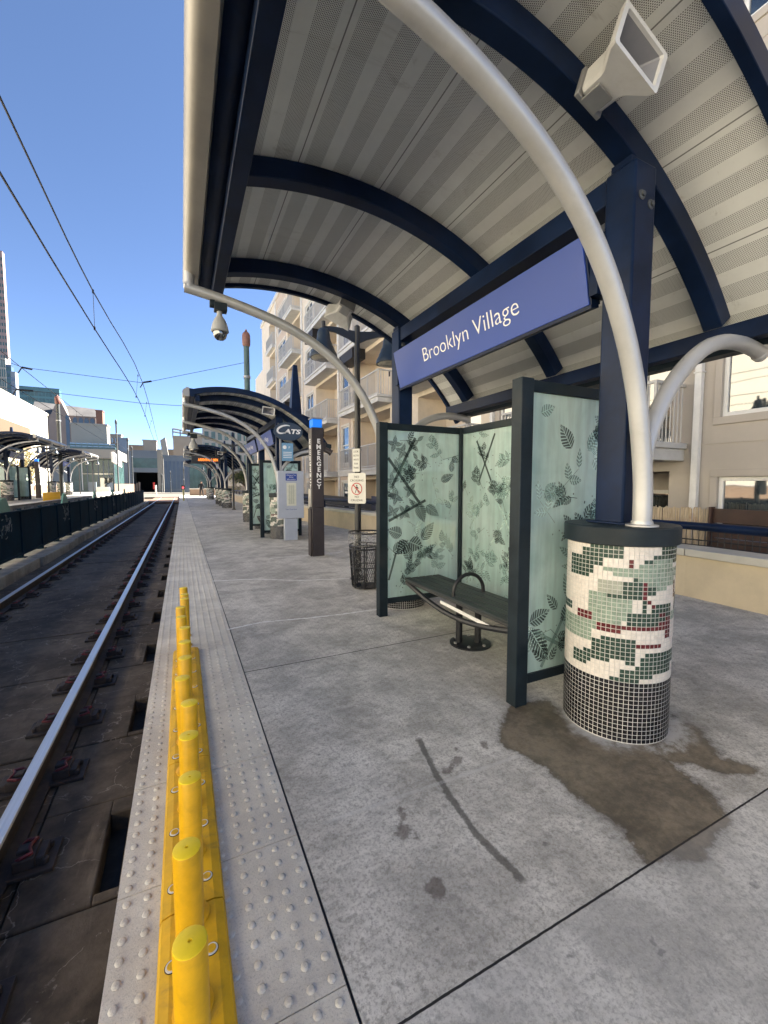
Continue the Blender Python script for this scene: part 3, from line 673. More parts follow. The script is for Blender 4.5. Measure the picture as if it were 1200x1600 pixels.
H1=horn((1.895,1.335,3.385),(0,-1,-.05),(.30,0,.95),'off-white horn loudspeaker close overhead at the top right, mouth towards the viewer')
H2=horn((1.70,4.66,3.40),(-.1,.95,-.28),(.35,.3,.9),'off-white horn loudspeaker at the far end of the nearest shelter, seen from behind')
H3=horn((2.05,11.02,3.33),(-.1,-.97,-.15),(.1,-.1,.99),'pale horn loudspeaker at the near end of the second shelter roof')
dup(H3,(2.13,26.9,3.33),0,'pale horn loudspeaker at the near end of the third shelter roof')
# dome camera
t=thing('dome_camera','grey dome security camera hanging from the far tube of the nearest shelter','camera',(.385,4.58,3.27))
mb=MB(); mb.box((.30,4.54,3.215),(.345,4.62,3.27)); mb.obox((.40,4.58,3.215),(.12,.10,.075)); mb.build('mount',SLATE,t,bev=.004)
mb=MB(); mb.lathe([(.026,3.19),(.026,3.14),(.034,3.125),(.052,3.10),(.072,3.05),(.083,3.0),(.086,2.985),(.078,2.975)],(.39,4.58,0),24); mb.build('housing',M('camera_grey',(.38,.38,.37),.4,0,.08,5),t)
mb=MB(); mb.lathe([(.066,2.978),(.066,2.95),(.055,2.92),(.035,2.902),(.005,2.896)],(.39,4.58,0),24); mb.build('dome',glass_win('smoked_dome',(.02,.02,.02),.08),t)
dc=dup(t,(.4,16.4,3.27),0,'dome security camera under the eave of the second shelter'); dc.scale=(1.9,1.9,1.9)

# ---------------------------------------------------------------- glass screen with leaf pattern, bench
def frost():
    m,nt,b=base('frosted_teal_glass'); o=ocoord(nt); out=nt.nodes['Material Output']
    n=noise(nt,o,1.6,5,.6,.8); n2=noise(nt,o,9,6,.7)
    mp=node(nt,'ShaderNodeMapping'); mp.inputs['Scale'].default_value=(7,7,.6); nt.links.new(o,mp.inputs[0]); stk=noise(nt,mp.outputs[0],2,5,.6)
    tr=node(nt,'ShaderNodeBsdfTransparent'); tr.inputs[0].default_value=(.84,.99,.95,1)
    df=node(nt,'ShaderNodeBsdfDiffuse'); nt.links.new(mixc(nt,ramp(nt,n,.35,.65),(.66,.94,.90),(.77,.98,.95)),df.inputs[0])
    tl=node(nt,'ShaderNodeBsdfTranslucent'); tl.inputs[0].default_value=(.78,.98,.95,1)
    m1=node(nt,'ShaderNodeMixShader'); m1.inputs[0].default_value=.40; nt.links.new(df.outputs[0],m1.inputs[1]); nt.links.new(tl.outputs[0],m1.inputs[2])
    m2=node(nt,'ShaderNodeMixShader'); nt.links.new(m1.outputs[0],m2.inputs[2]); nt.links.new(tr.outputs[0],m2.inputs[1])
    nt.links.new(math_(nt,'ADD',math_(nt,'ADD',.60,math_(nt,'MULTIPLY',ramp(nt,stk,.35,.65),.14)),math_(nt,'MULTIPLY',ramp(nt,n,.35,.65),.12)),m2.inputs[0])
    gl=node(nt,'ShaderNodeBsdfGlossy'); gl.inputs['Roughness'].default_value=.03
    fr=node(nt,'ShaderNodeFresnel'); fr.inputs[0].default_value=1.5
    m3=node(nt,'ShaderNodeMixShader'); nt.links.new(fr.outputs[0],m3.inputs[0]); nt.links.new(m2.outputs[0],m3.inputs[1]); nt.links.new(gl.outputs[0],m3.inputs[2])
    nt.links.new(m3.outputs[0],out.inputs[0]); return m
FROST=frost()
def clearg():
    m,nt,b=base('clear_glass'); out=nt.nodes['Material Output']
    tr=node(nt,'ShaderNodeBsdfTransparent'); tr.inputs[0].default_value=(.97,.99,.98,1); gl=node(nt,'ShaderNodeBsdfGlossy'); gl.inputs['Roughness'].default_value=.03
    fr=node(nt,'ShaderNodeFresnel'); fr.inputs[0].default_value=1.4; mx=node(nt,'ShaderNodeMixShader'); nt.links.new(fr.outputs[0],mx.inputs[0]); nt.links.new(tr.outputs[0],mx.inputs[1]); nt.links.new(gl.outputs[0],mx.inputs[2]); nt.links.new(mx.outputs[0],out.inputs[0]); return m
CLEARG=clearg()
def leafm(name,c,alpha):
    m,nt,b=base(name); out=nt.nodes['Material Output']; o=ocoord(nt)
    tr=node(nt,'ShaderNodeBsdfTransparent'); df=node(nt,'ShaderNodeBsdfDiffuse'); df.inputs[0].default_value=c4(c)
    mx=node(nt,'ShaderNodeMixShader'); nt.links.new(tr.outputs[0],mx.inputs[1]); nt.links.new(df.outputs[0],mx.inputs[2])
    nt.links.new(math_(nt,'ADD',alpha-.1,math_(nt,'MULTIPLY',noise(nt,o,2.5,4),.3),True),mx.inputs[0])
    nt.links.new(mx.outputs[0],out.inputs[0]); return m
LEAFD=leafm('dark_leaf_print',(.035,.055,.055),.72); LEAFM=leafm('mid_leaf_print',(.16,.27,.25),.5); LEAFL=leafm('pale_leaf_print',(.55,.72,.66),.35)
def leaf(mb,u,v,L,W,a,nv=7,mi=0):
    ca,sa=math.cos(a),math.sin(a)
    def P(t,s): 
        x=t*L; y=s
        return (u+x*ca-y*sa,v+x*sa+y*ca)
    wid=lambda t: W*math.sin(math.pi*min(1,max(0,t))**.75)
    out=[]
    for k in range(nv):
        t0=.04+.86*k/nv; t1=t0+.86/nv*.74
        for sg in (1,-1):
            sl=.14
            out.append([P(t0,sg*.05*W),P(t1,sg*.05*W),P(min(1,t1+sl*.9),sg*wid(min(1,t1+sl*.9))),P(min(1,(t0+t1)/2+sl),sg*wid(min(1,(t0+t1)/2+sl))*1.02),P(min(1,t0+sl),sg*wid(min(1,t0+sl)))])
    return out
def leafpanel(parent,org,ux,w_,h_,items,seed,dens,mats,off):
    rnd=random.Random(seed); ux=Vector(ux); n=ux.cross(Vector((0,0,1)))
    polys=[]
    def bar(a,b_,w2,mi):
        d=Vector((b_[0]-a[0],b_[1]-a[1])).normalized(); nx,ny=-d.y*w2,d.x*w2
        polys.append(([(a[0]+nx,a[1]+ny),(a[0]-nx,a[1]-ny),(b_[0]-nx,b_[1]-ny),(b_[0]+nx,b_[1]+ny)],mi))
    for it in items:
        if it[0]=='bar': bar(it[1],it[2],it[3],it[4])
        else:
            for p in leaf(None,it[1],it[2],it[3],it[4],it[5],it[6] if len(it)>6 else 7): polys.append((p,it[7] if len(it)>7 else 0))
    for k in range(dens):
        # sprig
        u=rnd.uniform(.05,w_-.05); v=rnd.uniform(.06,h_-.06); a=rnd.uniform(0,6.28); L=rnd.uniform(.12,.26); mi=rnd.choice((0,0,1,1,2) if len(mats)>2 else (0,0,1))
        e=(u+math.cos(a)*L,v+math.sin(a)*L); bar((u,v),e,.0022,mi)
        nl=rnd.randint(2,4)
        for q in range(nl):
            tt=(q+1)/nl; bx,by=u+(e[0]-u)*tt,v+(e[1]-v)*tt
            for sg in (-1,1):
                if rnd.random()<.8:
                    for p in leaf(None,bx,by,rnd.uniform(.07,.15),rnd.uniform(.02,.042),a+sg*rnd.uniform(.5,1.1),5): polys.append((p,mi))
        for q in range(3):
            bu,bv=u+rnd.uniform(-.08,.08),v+rnd.uniform(-.08,.08); r=.007
            polys.append(([(bu+r*math.cos(x),bv+r*math.sin(x)) for x in (0,1.2,2.4,3.6,4.8)],mi))
    mb=MB(); Z=0
    for pl,mi in polys:
        if any(p[0]<.004 or p[0]>w_-.004 or p[1]<.004 or p[1]>h_-.004 for p in pl):
            pl=[(min(w_-.003,max(.003,p[0])),min(h_-.003,max(.003,p[1]))) for p in pl]
            if max(p[0] for p in pl)-min(p[0] for p in pl)<.004 or max(p[1] for p in pl)-min(p[1] for p in pl)<.004: continue
        Z+=1; o=Vector(org)+n*(off+(Z%40)*.00003)
        mb.add([o+ux*p[0]+Vector((0,0,p[1])) for p in pl],[tuple(range(len(pl)))],mi)
    mb.build('leaf_print',mats,parent,recalc=False)
def screen():
    t=thing('glass_screen','frosted teal glass wind screen with leaf pattern under the nearest shelter','wind screen',(2.0,2.02,0))
    H=2.115; X0,X1=1.955,3.0; YN,YF=2.02,4.08
    for (x,y,zb,nm) in ((X0,YN,0,'end_post'),(X0,YF,0,'end_post'),(X1,YN,0,'corner_post'),(X1,YF,0,'corner_post')):
        mb=MB(); s=.05 if nm=='end_post' else .04; mb.box((x-s,y-.045,zb),(x+s,y+.045,H)); mb.build(nm,SLATE,t,bev=.005)
    def rails(a,b_,ax):
        for z0,z1 in ((.13,.19),(H-.075,H-.003)):
            mb=MB()
            if ax=='x': mb.box((a[0],a[1]-.025,z0),(b_[0],a[1]+.025,z1))
            else: mb.box((a[0]-.025,a[1],z0),(a[0]+.025,b_[1],z1))
            mb.build('rail',SLATE,t,bev=.004)
    rails((X0+.05,YN),(X1-.04,YN),'x'); rails((X0+.05,YF),(X1-.04,YF),'x'); rails((X1,YN+.045),(X1,YF-.045),'y')
    mb=MB(); mb.box((X1-.022,3.09,.19),(X1+.022,3.13,H-.075)); mb.build('mullion',SLATE,t)
    z0,z1=.19,H-.075; hh=z1-z0
    # panes
    mb=MB(); mb.box((X0+.05,YN-.005,z0),(X1-.04,YN+.005,z1)); mb.m=[1,1,0,1,1,1]; p1=mb.build('pane',[FROST,CLEARG],t)
    mb=MB(); mb.box((X0+.05,YF-.005,z0),(X1-.04,YF+.005,z1)); mb.m=[1,1,0,1,1,1]; p2=mb.build('pane',[FROST,CLEARG],t)
    mb=MB(); mb.box((X1-.005,YN+.045,z0),(X1+.005,3.09,z1)); mb.m=[1,1,1,1,1,0]; p3=mb.build('pane',[FROST,CLEARG],t)
    mb=MB(); mb.box((X1-.005,3.13,z0),(X1+.005,YF-.045,z1)); mb.m=[1,1,1,1,1,0]; p4=mb.build('pane',[FROST,CLEARG],t)
    W=X1-.04-X0-.05
    it=[('leaf',.04,.34,.20,.055,.35,8,0),('leaf',.05,.30,.30,.075,-.95,9,0),('leaf',.42,.46,.20,.04,1.9,7,1),('leaf',.36,.30,.17,.045,1.25,7,0),('bar',(.16,.02),(.36,.34),.013,1),('bar',(.10,.27),(.50,.06),.013,1),('leaf',.30,.40,.16,.035,2.3,6,0),('leaf',.18,.06,.14,.03,2.4,5,0),('leaf',.24,.05,.12,.03,1.0,5,0),('leaf',.2,.10,.1,.025,1.9,5,0),
        ('leaf',.10,1.72,.14,.04,.4,6,1),('leaf',.40,1.50,.20,.06,2.2,8,0),('leaf',.55,1.5,.22,.05,.9,8,1),('leaf',.6,1.62,.2,.06,.1,8,0)]
    leafpanel(p1,(X0+.05,YN,z0),(1,0,0),W,hh,it,3,16,[LEAFD,LEAFM,LEAFL],.0058)
    it=[('bar',(0.02,1.55),(.42,1.05),.017,0),('bar',(.06,1.22),(.36,1.78),.017,0),('bar',(.03,.86),(.50,1.08),.015,0),('bar',(.03,.20),(.12,.5),.012,0),('leaf',.40,1.05,.24,.07,-1.2,9,0),('leaf',.5,1.02,.22,.06,-.6,8,0),('leaf',.08,.5,.24,.07,.6,9,0),('leaf',.3,.4,.22,.06,1.9,9,0),('leaf',.45,.62,.26,.07,.9,9,0),('leaf',.2,.7,.2,.07,2.8,8,0),('leaf',.28,.62,.2,.09,-.4,6,0),('leaf',.28,.62,.2,.09,-2.4,6,0),('leaf',.7,1.3,.2,.05,.4,8,0),('leaf',.85,1.4,.16,.04,1.5,8,0)]
    for k,(u,v) in enumerate([(.1,1.7),(.2,1.62),(.33,1.7),(.14,1.45),(.3,1.4),(.07,1.3),(.12,1.12),(.3,1.2),(.22,.95),(.08,.95)]):
        for q in range(4): it.append(('leaf',u,v,.10,.026,k*1.3+q*1.45,6,0))
    leafpanel(p2,(X0+.05,YF,z0),(1,0,0),W,hh,it,5,20,[LEAFD,LEAFM,LEAFL],.0058)
    it=[('bar',(.5,.6),(.95,1.1),.014,2),('bar',(.62,1.1),(.98,.55),.014,2),('bar',(.25,1.75),(.5,1.3),.012,1),('bar',(.3,1.3),(.55,1.8),.012,1),('bar',(.15,.75),(.3,1.05),.012,2)]
    leafpanel(p4,(X1,YF-.045,z0),(0,-1,0),YF-.045-3.13,hh,it,8,30,[LEAFM,LEAFD,LEAFL],.0058)
    it=[('bar',(.05,.15),(.45,.75),.014,1),('bar',(.05,.65),(.55,.2),.014,1),('bar',(.1,1.2),(.5,1.5),.012,2)]
    leafpanel(p3,(X1,3.09,z0),(0,-1,0),3.09-YN-.045,hh,it,11,30,[LEAFM,LEAFD,LEAFL],.0058)
    return t
SC=screen()
BENCH=M('bench_slats',(.020,.026,.027),.45,0,.25,6,.08,60)
def bench():
    x,y=2.31,3.0
    t=thing('bench','dark slatted bench with a hoop armrest inside the nearest glass screen','bench',(x,y,0))
    for k in range(5):
        xa=x-.215+k*.088; mb=MB(); mb.box((xa,y-.86,.435),(xa+.078,y+.82,.462)); mb.build('slat',BENCH,t,bev=.006)
    for sx in (-.19,.19):
        pts=[(x+sx*.98,y-.86+1.68*i/16,.415-.13*math.sin(math.pi*i/16)**1.0) for i in range(17)]
        mb=MB(); mb.tube(pts,.024,8); mb.tube([(x+sx*.98,y-.86,.42),(x+sx*.98,y+.82,.42)],.013,8); mb.build('arched_beam',BLACK,t)
    mb=MB(); mb.obox((x-.187,y-.18,.355),(.006,.72,.03),0,0,R(2)); mb.build('white_strip',WHITE,t)
    for (dx,dy) in ((-.075,.04),(.075,-.04)):
        mb=MB(); mb.tube([(x+dx,y+dy,.01),(x+dx,y+dy,.43)],.03,14); mb.build('leg',BLACK,t)
    mb=MB(); mb.lathe([(.185,0),(.185,.012),(.17,.018),(.02,.02)],(x+.02,y,0),36)
    for k in range(6):
        mb.lathe([(.014,.015),(.014,.03),(.006,.034)],(x+.02+.15*math.cos(k),y+.15*math.sin(k),0),8,1)
    mb.build('base_plate',[BLACK,GALV],t)
    mb=MB(); mb.tube([(x-.17,y,.44)]+[(x-.005-.165*math.cos(math.pi*i/14),y,.485+.16*math.sin(math.pi*i/14)) for i in range(15)]+[(x+.16,y,.44)],.0165,12); mb.build('hoop_armrest',BLACK,t)
    return t
BN=bench()
dup(SC,(2.0,11.68,0),0,'frosted glass wind screen under the second shelter, behind the kiosk'); dup(BN,(2.31,12.66,0),0,'dark slatted bench inside the screen of the second shelter')
sx=dup(SC,(-8.93,34.4,.49),math.pi,'glass wind screen under the far-platform shelter at the left edge')
# litter bin
def bin_():
    x,y=2.31,5.36; t=thing('litter_bin','black wire mesh litter bin with a clear bag behind the glass screen','litter bin',(x,y,0))
    mb=MB()
    for z,r in ((.02,.185),(.3,.205),(.56,.222),(.60,.226),(.78,.235)):
        mb.tube([(x+r*math.cos(2*math.pi*k/32),y+r*math.sin(2*math.pi*k/32),z) for k in range(33)],.008 if z<.5 else .012,6,0,False)
    for k in range(8):
        a=2*math.pi*k/8+.3; mb.tube([(x+.185*math.cos(a),y+.185*math.sin(a),.01),(x+.226*math.cos(a),y+.226*math.sin(a),.60)],.012,6)
    mb.lathe([(.185,.01),(.185,.022)],(x,y,0),32); mb.build('frame',BLACK,t)
    mb=MB()
    for k in range(44):
        for sg in (-1,1):
            pts=[]
            for i in range(9):
                z=.03+.55*i/8; r=.186+.036*i/8; a=2*math.pi*k/44+sg*.9*i/8; pts.append((x+r*math.cos(a),y+r*math.sin(a),z))
            mb.tube(pts,.0022,3,0,False)
    mb.build('mesh',BLACK,t)
    m,nt,b=base('clear_bag'); out=nt.nodes['Material Output']; tr=node(nt,'ShaderNodeBsdfTransparent'); gl=node(nt,'ShaderNodeBsdfPrincipled'); gl.inputs['Base Color'].default_value=(.4,.4,.4,1); gl.inputs['Roughness'].default_value=.25
    mx=node(nt,'ShaderNodeMixShader'); nt.links.new(ramp(nt,noise(nt,ocoord(nt),18,5,.7,1.5),.48,.74),mx.inputs[0]); nt.links.new(tr.outputs[0],mx.inputs[1]); nt.links.new(gl.outputs[0],mx.inputs[2]); nt.links.new(mx.outputs[0],out.inputs[0])
    mb=MB(); seg=40; prof=[(.16,.08),(.19,.3),(.2,.5),(.215,.66),(.235,.775),(.243,.79),(.246,.76),(.244,.66),(.238,.60)]
    vs=[];fs=[]
    for i,(r,z) in enumerate(prof):
        for k in range(seg):
            a=2*math.pi*k/seg; rr=r+random.uniform(-.007,.007)*(1 if i<7 else .6); vs.append((x+rr*math.cos(a),y+rr*math.sin(a),z+(random.uniform(-.03,.01) if i==8 else 0)))
    for i in range(len(prof)-1):
        for k in range(seg): fs.append((i*seg+k,i*seg+(k+1)%seg,(i+1)*seg+(k+1)%seg,(i+1)*seg+k))
    mb.add(vs,fs); mb.build('bag',m,t,recalc=False,ang=80)
    return t
bin_()
# lamp post with bell lamps and signs
LENS=M('lamp_lens',(.35,.33,.28),.3,0,.2,20)
def lamp_post(loc,rz,label,signs=False):
    t=thing('lamp_post',label,'street lamp',(0,0,0),'twin bell lamp posts')
    mb=MB(); mb.lathe([(.12,0),(.12,.02),(.075,.05),(.06,.10),(.052,.14),(.046,2.0),(.042,3.78),(.02,3.80)],(0,0,0),16); mb.build('pole',BLACK,t)
    for sg in (-1,1):
        mb=MB(); mb.prism([(0,3.52),(sg*.15,3.60),(sg*.33,3.66),(sg*.50,3.68),(sg*.50,3.73),(sg*.3,3.735),(0,3.70)],'y',-.02,.02); mb.tube([(sg*.50,0,3.68),(sg*.50,0,3.80)],.028,10); mb.build('arm',BLACK,t)
        mb=MB(); pr=[(.03,3.70),(.062,3.69),(.082,3.655),(.092,3.61),(.096,3.56),(.104,3.53),(.108,3.515),(.128,3.48),(.133,3.455),(.155,3.415),(.160,3.39),(.188,3.345),(.197,3.32),(.200,3.28),(.185,3.28)]
        mb.lathe(pr,(sg*.50,0,0),28); ls=mb.build('bell_shade',M('bell_paint',(.020,.032,.046),.4,0,.2,5),t,ang=50)
        mb=MB(); mb.lathe([(.178,3.282),(.165,3.268),(.09,3.248),(.01,3.244)],(sg*.50,0,0),24); mb.build('lens',LENS,ls)
    t.location=loc; t.rotation_euler=(0,0,rz); return t
LP=lamp_post((2.40,5.86,0),R(-8),'black twin bell lamp post beside the litter bin, carrying the crossing signs')
dup(LP,(2.65,25.2,0),R(-8),'black twin bell lamp post between the second and third shelters')
for (x,y,l) in ((-9.0,39.2,'black twin bell lamp post on the far platform between its two shelters'),(-9.2,51.0,'black twin bell lamp post on the far platform past the second shelter'),(-9.2,58.0,'black twin bell lamp post on the far platform in front of the glass pavilion')):
    dup(LP,(x,y,.49),R(10),l)
dup(LP,(3.0,58.0,0),0,'black twin bell lamp post at the sunlit end of the near platform')
SIGNW=M('sign_white',(.60,.595,.56),.5,0,.06,5,dirt=((.45,.42,.36),.4)); SIGNR=M('sign_red',(.42,.03,.03),.5)
def no_cross():
    a=R(50); cx,cy=2.375,5.80
    ux=Vector((math.cos(a),-math.sin(a),0)); n=Vector((-math.sin(a),-math.cos(a),0)); o=Vector((cx,cy,0))+n*.03
    t=thing('prohibition_sign','white no-crossing sign with red circle strapped to the lamp post','sign',(cx,cy,1.15))
    F=lambda u,z,d=0: frame(o+ux*u+n*d+Vector((0,0,z)),ux,(0,0,1))
    mb=MB(); poly=[]; w2,z0,z1,r=.15,1.165,1.62,.025
    for qx,qz,a0 in ((w2-r,z1-r,0),(-w2+r,z1-r,90),(-w2+r,z0+r,180),(w2-r,z0+r,270)):
        for k in range(5): poly.append((qx+r*math.cos(R(a0+22.5*k)),qz+r*math.sin(R(a0+22.5*k))))
    vs=[o+ux*p[0]+Vector((0,0,p[1])) for p in poly]+[o+ux*p[0]-n*.004+Vector((0,0,p[1])) for p in poly]; k=len(poly)
    mb.add(vs,[tuple(range(k)),tuple(range(k,2*k))]+[(i,(i+1)%k,k+(i+1)%k,k+i) for i in range(k)]); mb.build('sign_plate',SIGNW,t)
    mb=MB(); text(mb,'NO',.05,F(0,1.545,.001),0,.0008); text(mb,'CROSSING',.042,F(0,1.495,.001),0,.0008,width=.22); text(mb,'NO',.045,F(0,1.25,.001),0,.0008); text(mb,'CRUZAR',.042,F(0,1.20,.001),0,.0008,width=.2)
    mb.build('lettering',BLACK,t,recalc=False)
    mb=MB(); rc=1.385; R1,R2=.092,.078
    for k in range(32):
        a0,a1=2*math.pi*k/32,2*math.pi*(k+1)/32
        mb.quad(*[o+n*.0018+ux*(q*math.cos(b_))+Vector((0,0,rc+q*math.sin(b_))) for q,b_ in ((R1,a0),(R1,a1),(R2,a1),(R2,a0))])
    mb.quad(*[o+n*.0022+ux*u+Vector((0,0,rc+v)) for u,v in ((-.062,.05),(-.05,.062),(.062,-.05),(.05,-.062))]); mb.build('red_circle',SIGNR,t,recalc=False)
    mb=MB()
    def pq(pl): mb.add([o+n*.0014+ux*u+Vector((0,0,rc+v)) for u,v in pl],[tuple(range(len(pl)))])
    pq([(.012*math.cos(x),.05+.012*math.sin(x)) for x in [i*.785 for i in range(8)]]); pq([(-.016,.034),(.014,.034),(.018,-.008),(-.014,-.008)]); pq([(-.014,-.008),(0,-.008),(-.018,-.062),(-.03,-.06)]); pq([(.002,-.008),(.018,-.008),(.034,-.058),(.022,-.062)]); pq([(-.016,.034),(-.034,.0),(-.028,-.004),(-.012,.02)]); pq([(.014,.03),(.036,.006),(.03,.0),(.012,.018)])
    mb.build('walking_figure',BLACK,t,recalc=False)
    t2=thing('notice_plate','narrow cream notice plate above the no-crossing sign on the lamp post','sign',(cx,cy,1.63))
    mb=MB(); mb.add([o+ux*u+n*d+Vector((0,0,z)) for u,d,z in [(-.070,0,1.64),(.050,0,1.64),(.050,0,1.98),(-.070,0,1.98),(-.070,-.004,1.64),(.050,-.004,1.64),(.050,-.004,1.98),(-.070,-.004,1.98)]],[(0,1,2,3),(7,6,5,4),(0,4,5,1),(1,5,6,2),(2,6,7,3),(3,7,4,0)]); mb.build('sign_plate',SIGNW,t2)
    mb=MB()
    for s,z in (('LOOK',1.925),('BOTH',1.865),('WAYS',1.805),('FOR',1.745),('TRAINS',1.685)): text(mb,s,.04,F(-.01,z,.001),0,.0008,width=.085 if len(s)>3 else .06)
    mb.build('lettering',BLACK,t2,recalc=False)
    mb=MB()
    for z in (1.66,1.97): mb.tube([(2.40+.055*math.cos(2*math.pi*k/16),5.86+.055*math.sin(2*math.pi*k/16),z) for k in range(17)],.008,6,0,False)
    mb.build('strap',GALV,t2)
no_cross()
# emergency pillar
def pillar(loc,rz,label):
    t=thing('emergency_pillar',label,'emergency phone',(0,0,0),'brown emergency pillars')
    a=.122; mb=MB(); mb.box((-a,-a,0),(a,a,.98)); mb.box((-a,-a,.981),(a,a,2.58)); mb.box((-a-.035,-a+.03,.0),(-a-.001,a-.03,.96)); mb.build('pillar',BROWN,t,bev=.008)
    mb=MB(); mb.box((-.105,-.105,2.581),(.105,.105,2.75)); mb.build('beacon',emit('blue_beacon',(.01,.17,.75),.10),t,bev=.02)
    mb=MB(); mb.box((-a,-a,2.752),(a,a,2.775)); mb.build('beacon_lid',GALV,t)
    for F_,p_ in ((FACEY,(.02,-a-.001)),(FACEX,(-a-.001,0))):
        mb=MB()
        for i,c_ in enumerate('EMERGENCY'): text(mb,c_,.125,F_((p_[0],p_[1],2.27-i*.113)),0,.001,bold=.004,sx=1.04)
        mb.build('lettering',WHITET,t,recalc=False)
    mb=MB(); mb.box((-a-.03,-.075,1.0),(-a-.001,.075,1.36)); mb.build('call_panel',M('steel_panel',(.55,.52,.46),.35,.6,.1,6),t,bev=.004)
    mb=MB(); mb.box((a+.001,-.06,2.12),(a+.07,.06,2.30)); mb.tube([(a+.05,0,2.17),(a+.17,-.05,2.10)],.055,14); mb.tube([(a+.165,-.048,2.103),(a+.19,-.056,2.085)],.065,14); mb.build('side_camera',BROWN,t)
    t.location=loc; t.rotation_euler=(0,0,rz); return t
EP=pillar((2.46,8.22,0),0,'brown emergency pillar with blue beacon on the near platform')
dup(EP,(-9.2,37.4,.49),math.pi,'brown emergency pillar with blue beacon on the far platform')
# information kiosk + oval agency sign
KB=M('kiosk_blue_grey',(.40,.43,.50),.4,.1,.05,3)
t=thing('information_kiosk','pale blue-grey map kiosk with blue header in front of the second shelter','kiosk',(2.52,10.80,0))
mb=MB(); mb.box((2.36,10.74,0),(2.70,10.88,.57)); mb.build('pedestal',KB,t,bev=.008)
mb=MB(); mb.box((2.20,10.73,.572),(2.87,10.88,1.80)); mb.build('cabinet',KB,t,bev=.012)
mb=MB(); mb.box((2.40,10.726,1.55),(2.69,10.7285,1.73)); mb.build('header_panel',SIGNB,t)
mb=MB(); mb.box((2.42,10.726,.90),(2.67,10.7285,1.49)); mb.build('map_sheet',M('map_paper',(.62,.62,.52),.6,0,.06,8),t)
mb=MB()
for k in range(10): mb.box((2.47+.016*k,10.724,.95),(2.475+.016*k,10.7255,1.44)) if k%3 else None
for k in range(14): mb.box((2.45,10.7235,.96+.034*k),(2.64,10.7252,.963+.034*k))
mb.build('map_lines',M('map_ink',(.22,.26,.22),.6),t)
mb=MB(); text(mb,'Welcome to Your',.045,FACEY((2.545,10.7255,1.675)),0,.0005,width=.24); text(mb,'Station',.045,FACEY((2.545,10.7255,1.625)),0,.0005,width=.11); text(mb,'Information',.045,FACEY((2.545,10.7255,1.57)),0,.0005,width=.22); mb.build('header_lettering',WHITET,t,recalc=False)
mb=MB(); text(mb,'Take One Here',.05,FACEY((2.535,10.7285,.79)),0,.0005,width=.3); mb.build('lettering',M('ink_blue',(.05,.07,.2),.5),t,recalc=False)
t=thing('agency_sign','dark oval sign lettered CATS on a post above the kiosk','sign',(2.60,10.95,0))
mb=MB(); mb.box((2.30,10.91,1.80),(2.345,10.955,2.62)) ; mb.build('post',GALV,t)
mb=MB(); n=48; ov=[(2.52+.375*math.cos(2*math.pi*k/n),2.815+.235*math.sin(2*math.pi*k/n)) for k in range(n)]; mb.prism(ov,'y',10.86,10.90); mb.build('oval_panel',M('oval_navy',(.03,.05,.085),.4,0,.06,3),t)
mb=MB()
cs=[(2.52+p[0]*.36,2.815+p[1]*.2) for p in [(.12,.72),(-.1,.78),(-.4,.68),(-.66,.42),(-.78,.12),(-.74,-.14),(-.6,-.26),(-.38,-.24),(-.16,-.1),(-.02,.06)]]
ps=smooth([(a,10.855,b_) for a,b_ in cs],4); N=len(ps)
for i in range(N-1):
    wv=lambda q: .004+.022*math.sin(math.pi*min(1,max(0,q/(N-1)))**.8)
    d=(ps[i+1]-ps[i]); nn=Vector((-d.z,0,d.x)).normalized()
    mb.quad(ps[i]+nn*wv(i),ps[i]-nn*wv(i),ps[i+1]-nn*wv(i+1),ps[i+1]+nn*wv(i+1))
mm=FACEY((0,0,0)); sh=Matrix(((1,.3,0,0),(0,1,0,0),(0,0,1,0),(0,0,0,1)))
text(mb,'ATS',.16,FACEY((2.615,10.856,2.765))@sh,0,.001,width=.42,bold=.006); mb.build('logo_lettering',WHITET,t,recalc=False)
t=thing('stop_notice','small light blue notice below the oval agency sign','sign',(2.42,10.86,2.1))
mb=MB(); mb.box((2.345,10.865,2.06),(2.64,10.88,2.52)); mb.build('sign_plate',M('notice_blue',(.16,.33,.52),.45,0,.04),t,bev=.003)
mb=MB(); mb.lathe([(.05,0),(.05,.002)],(0,0,0),18); mb.xf(Matrix.Translation((2.42,10.863,2.41))@Matrix.Rotation(R(90),4,'X'))
for k in range(4): mb.box((2.38,10.8625,2.14+.045*k),(2.6,10.864,2.155+.045*k))
text(mb,'P',.09,FACEY((2.54,10.863,2.375)),0,.0008); mb.build('lettering',WHITET,t)
# LED departure sign
t=thing('departure_display','black departure display with orange lettering under the third shelter','display',(1.3,27.1,2.72))
mb=MB(); mb.box((.55,26.98,2.70),(2.15,27.2,3.14)); mb.build('housing',BLACK,t,bev=.01)
mb=MB(); text(mb,'ARRIVING 2 MIN',.22,FACEY((1.45,26.977,2.84)),0,.001,width=1.1,bold=.006); mb.build('led_lettering',emit('led_orange',(1,.25,.03),.22),t,recalc=False)
mb=MB(); mb.tube([(.8,27.1,3.14),(.8,27.1,3.44)],.03,8); mb.tube([(1.9,27.1,3.14),(1.9,27.1,3.50)],.03,8); mb.build('hanger',BLACK,t)

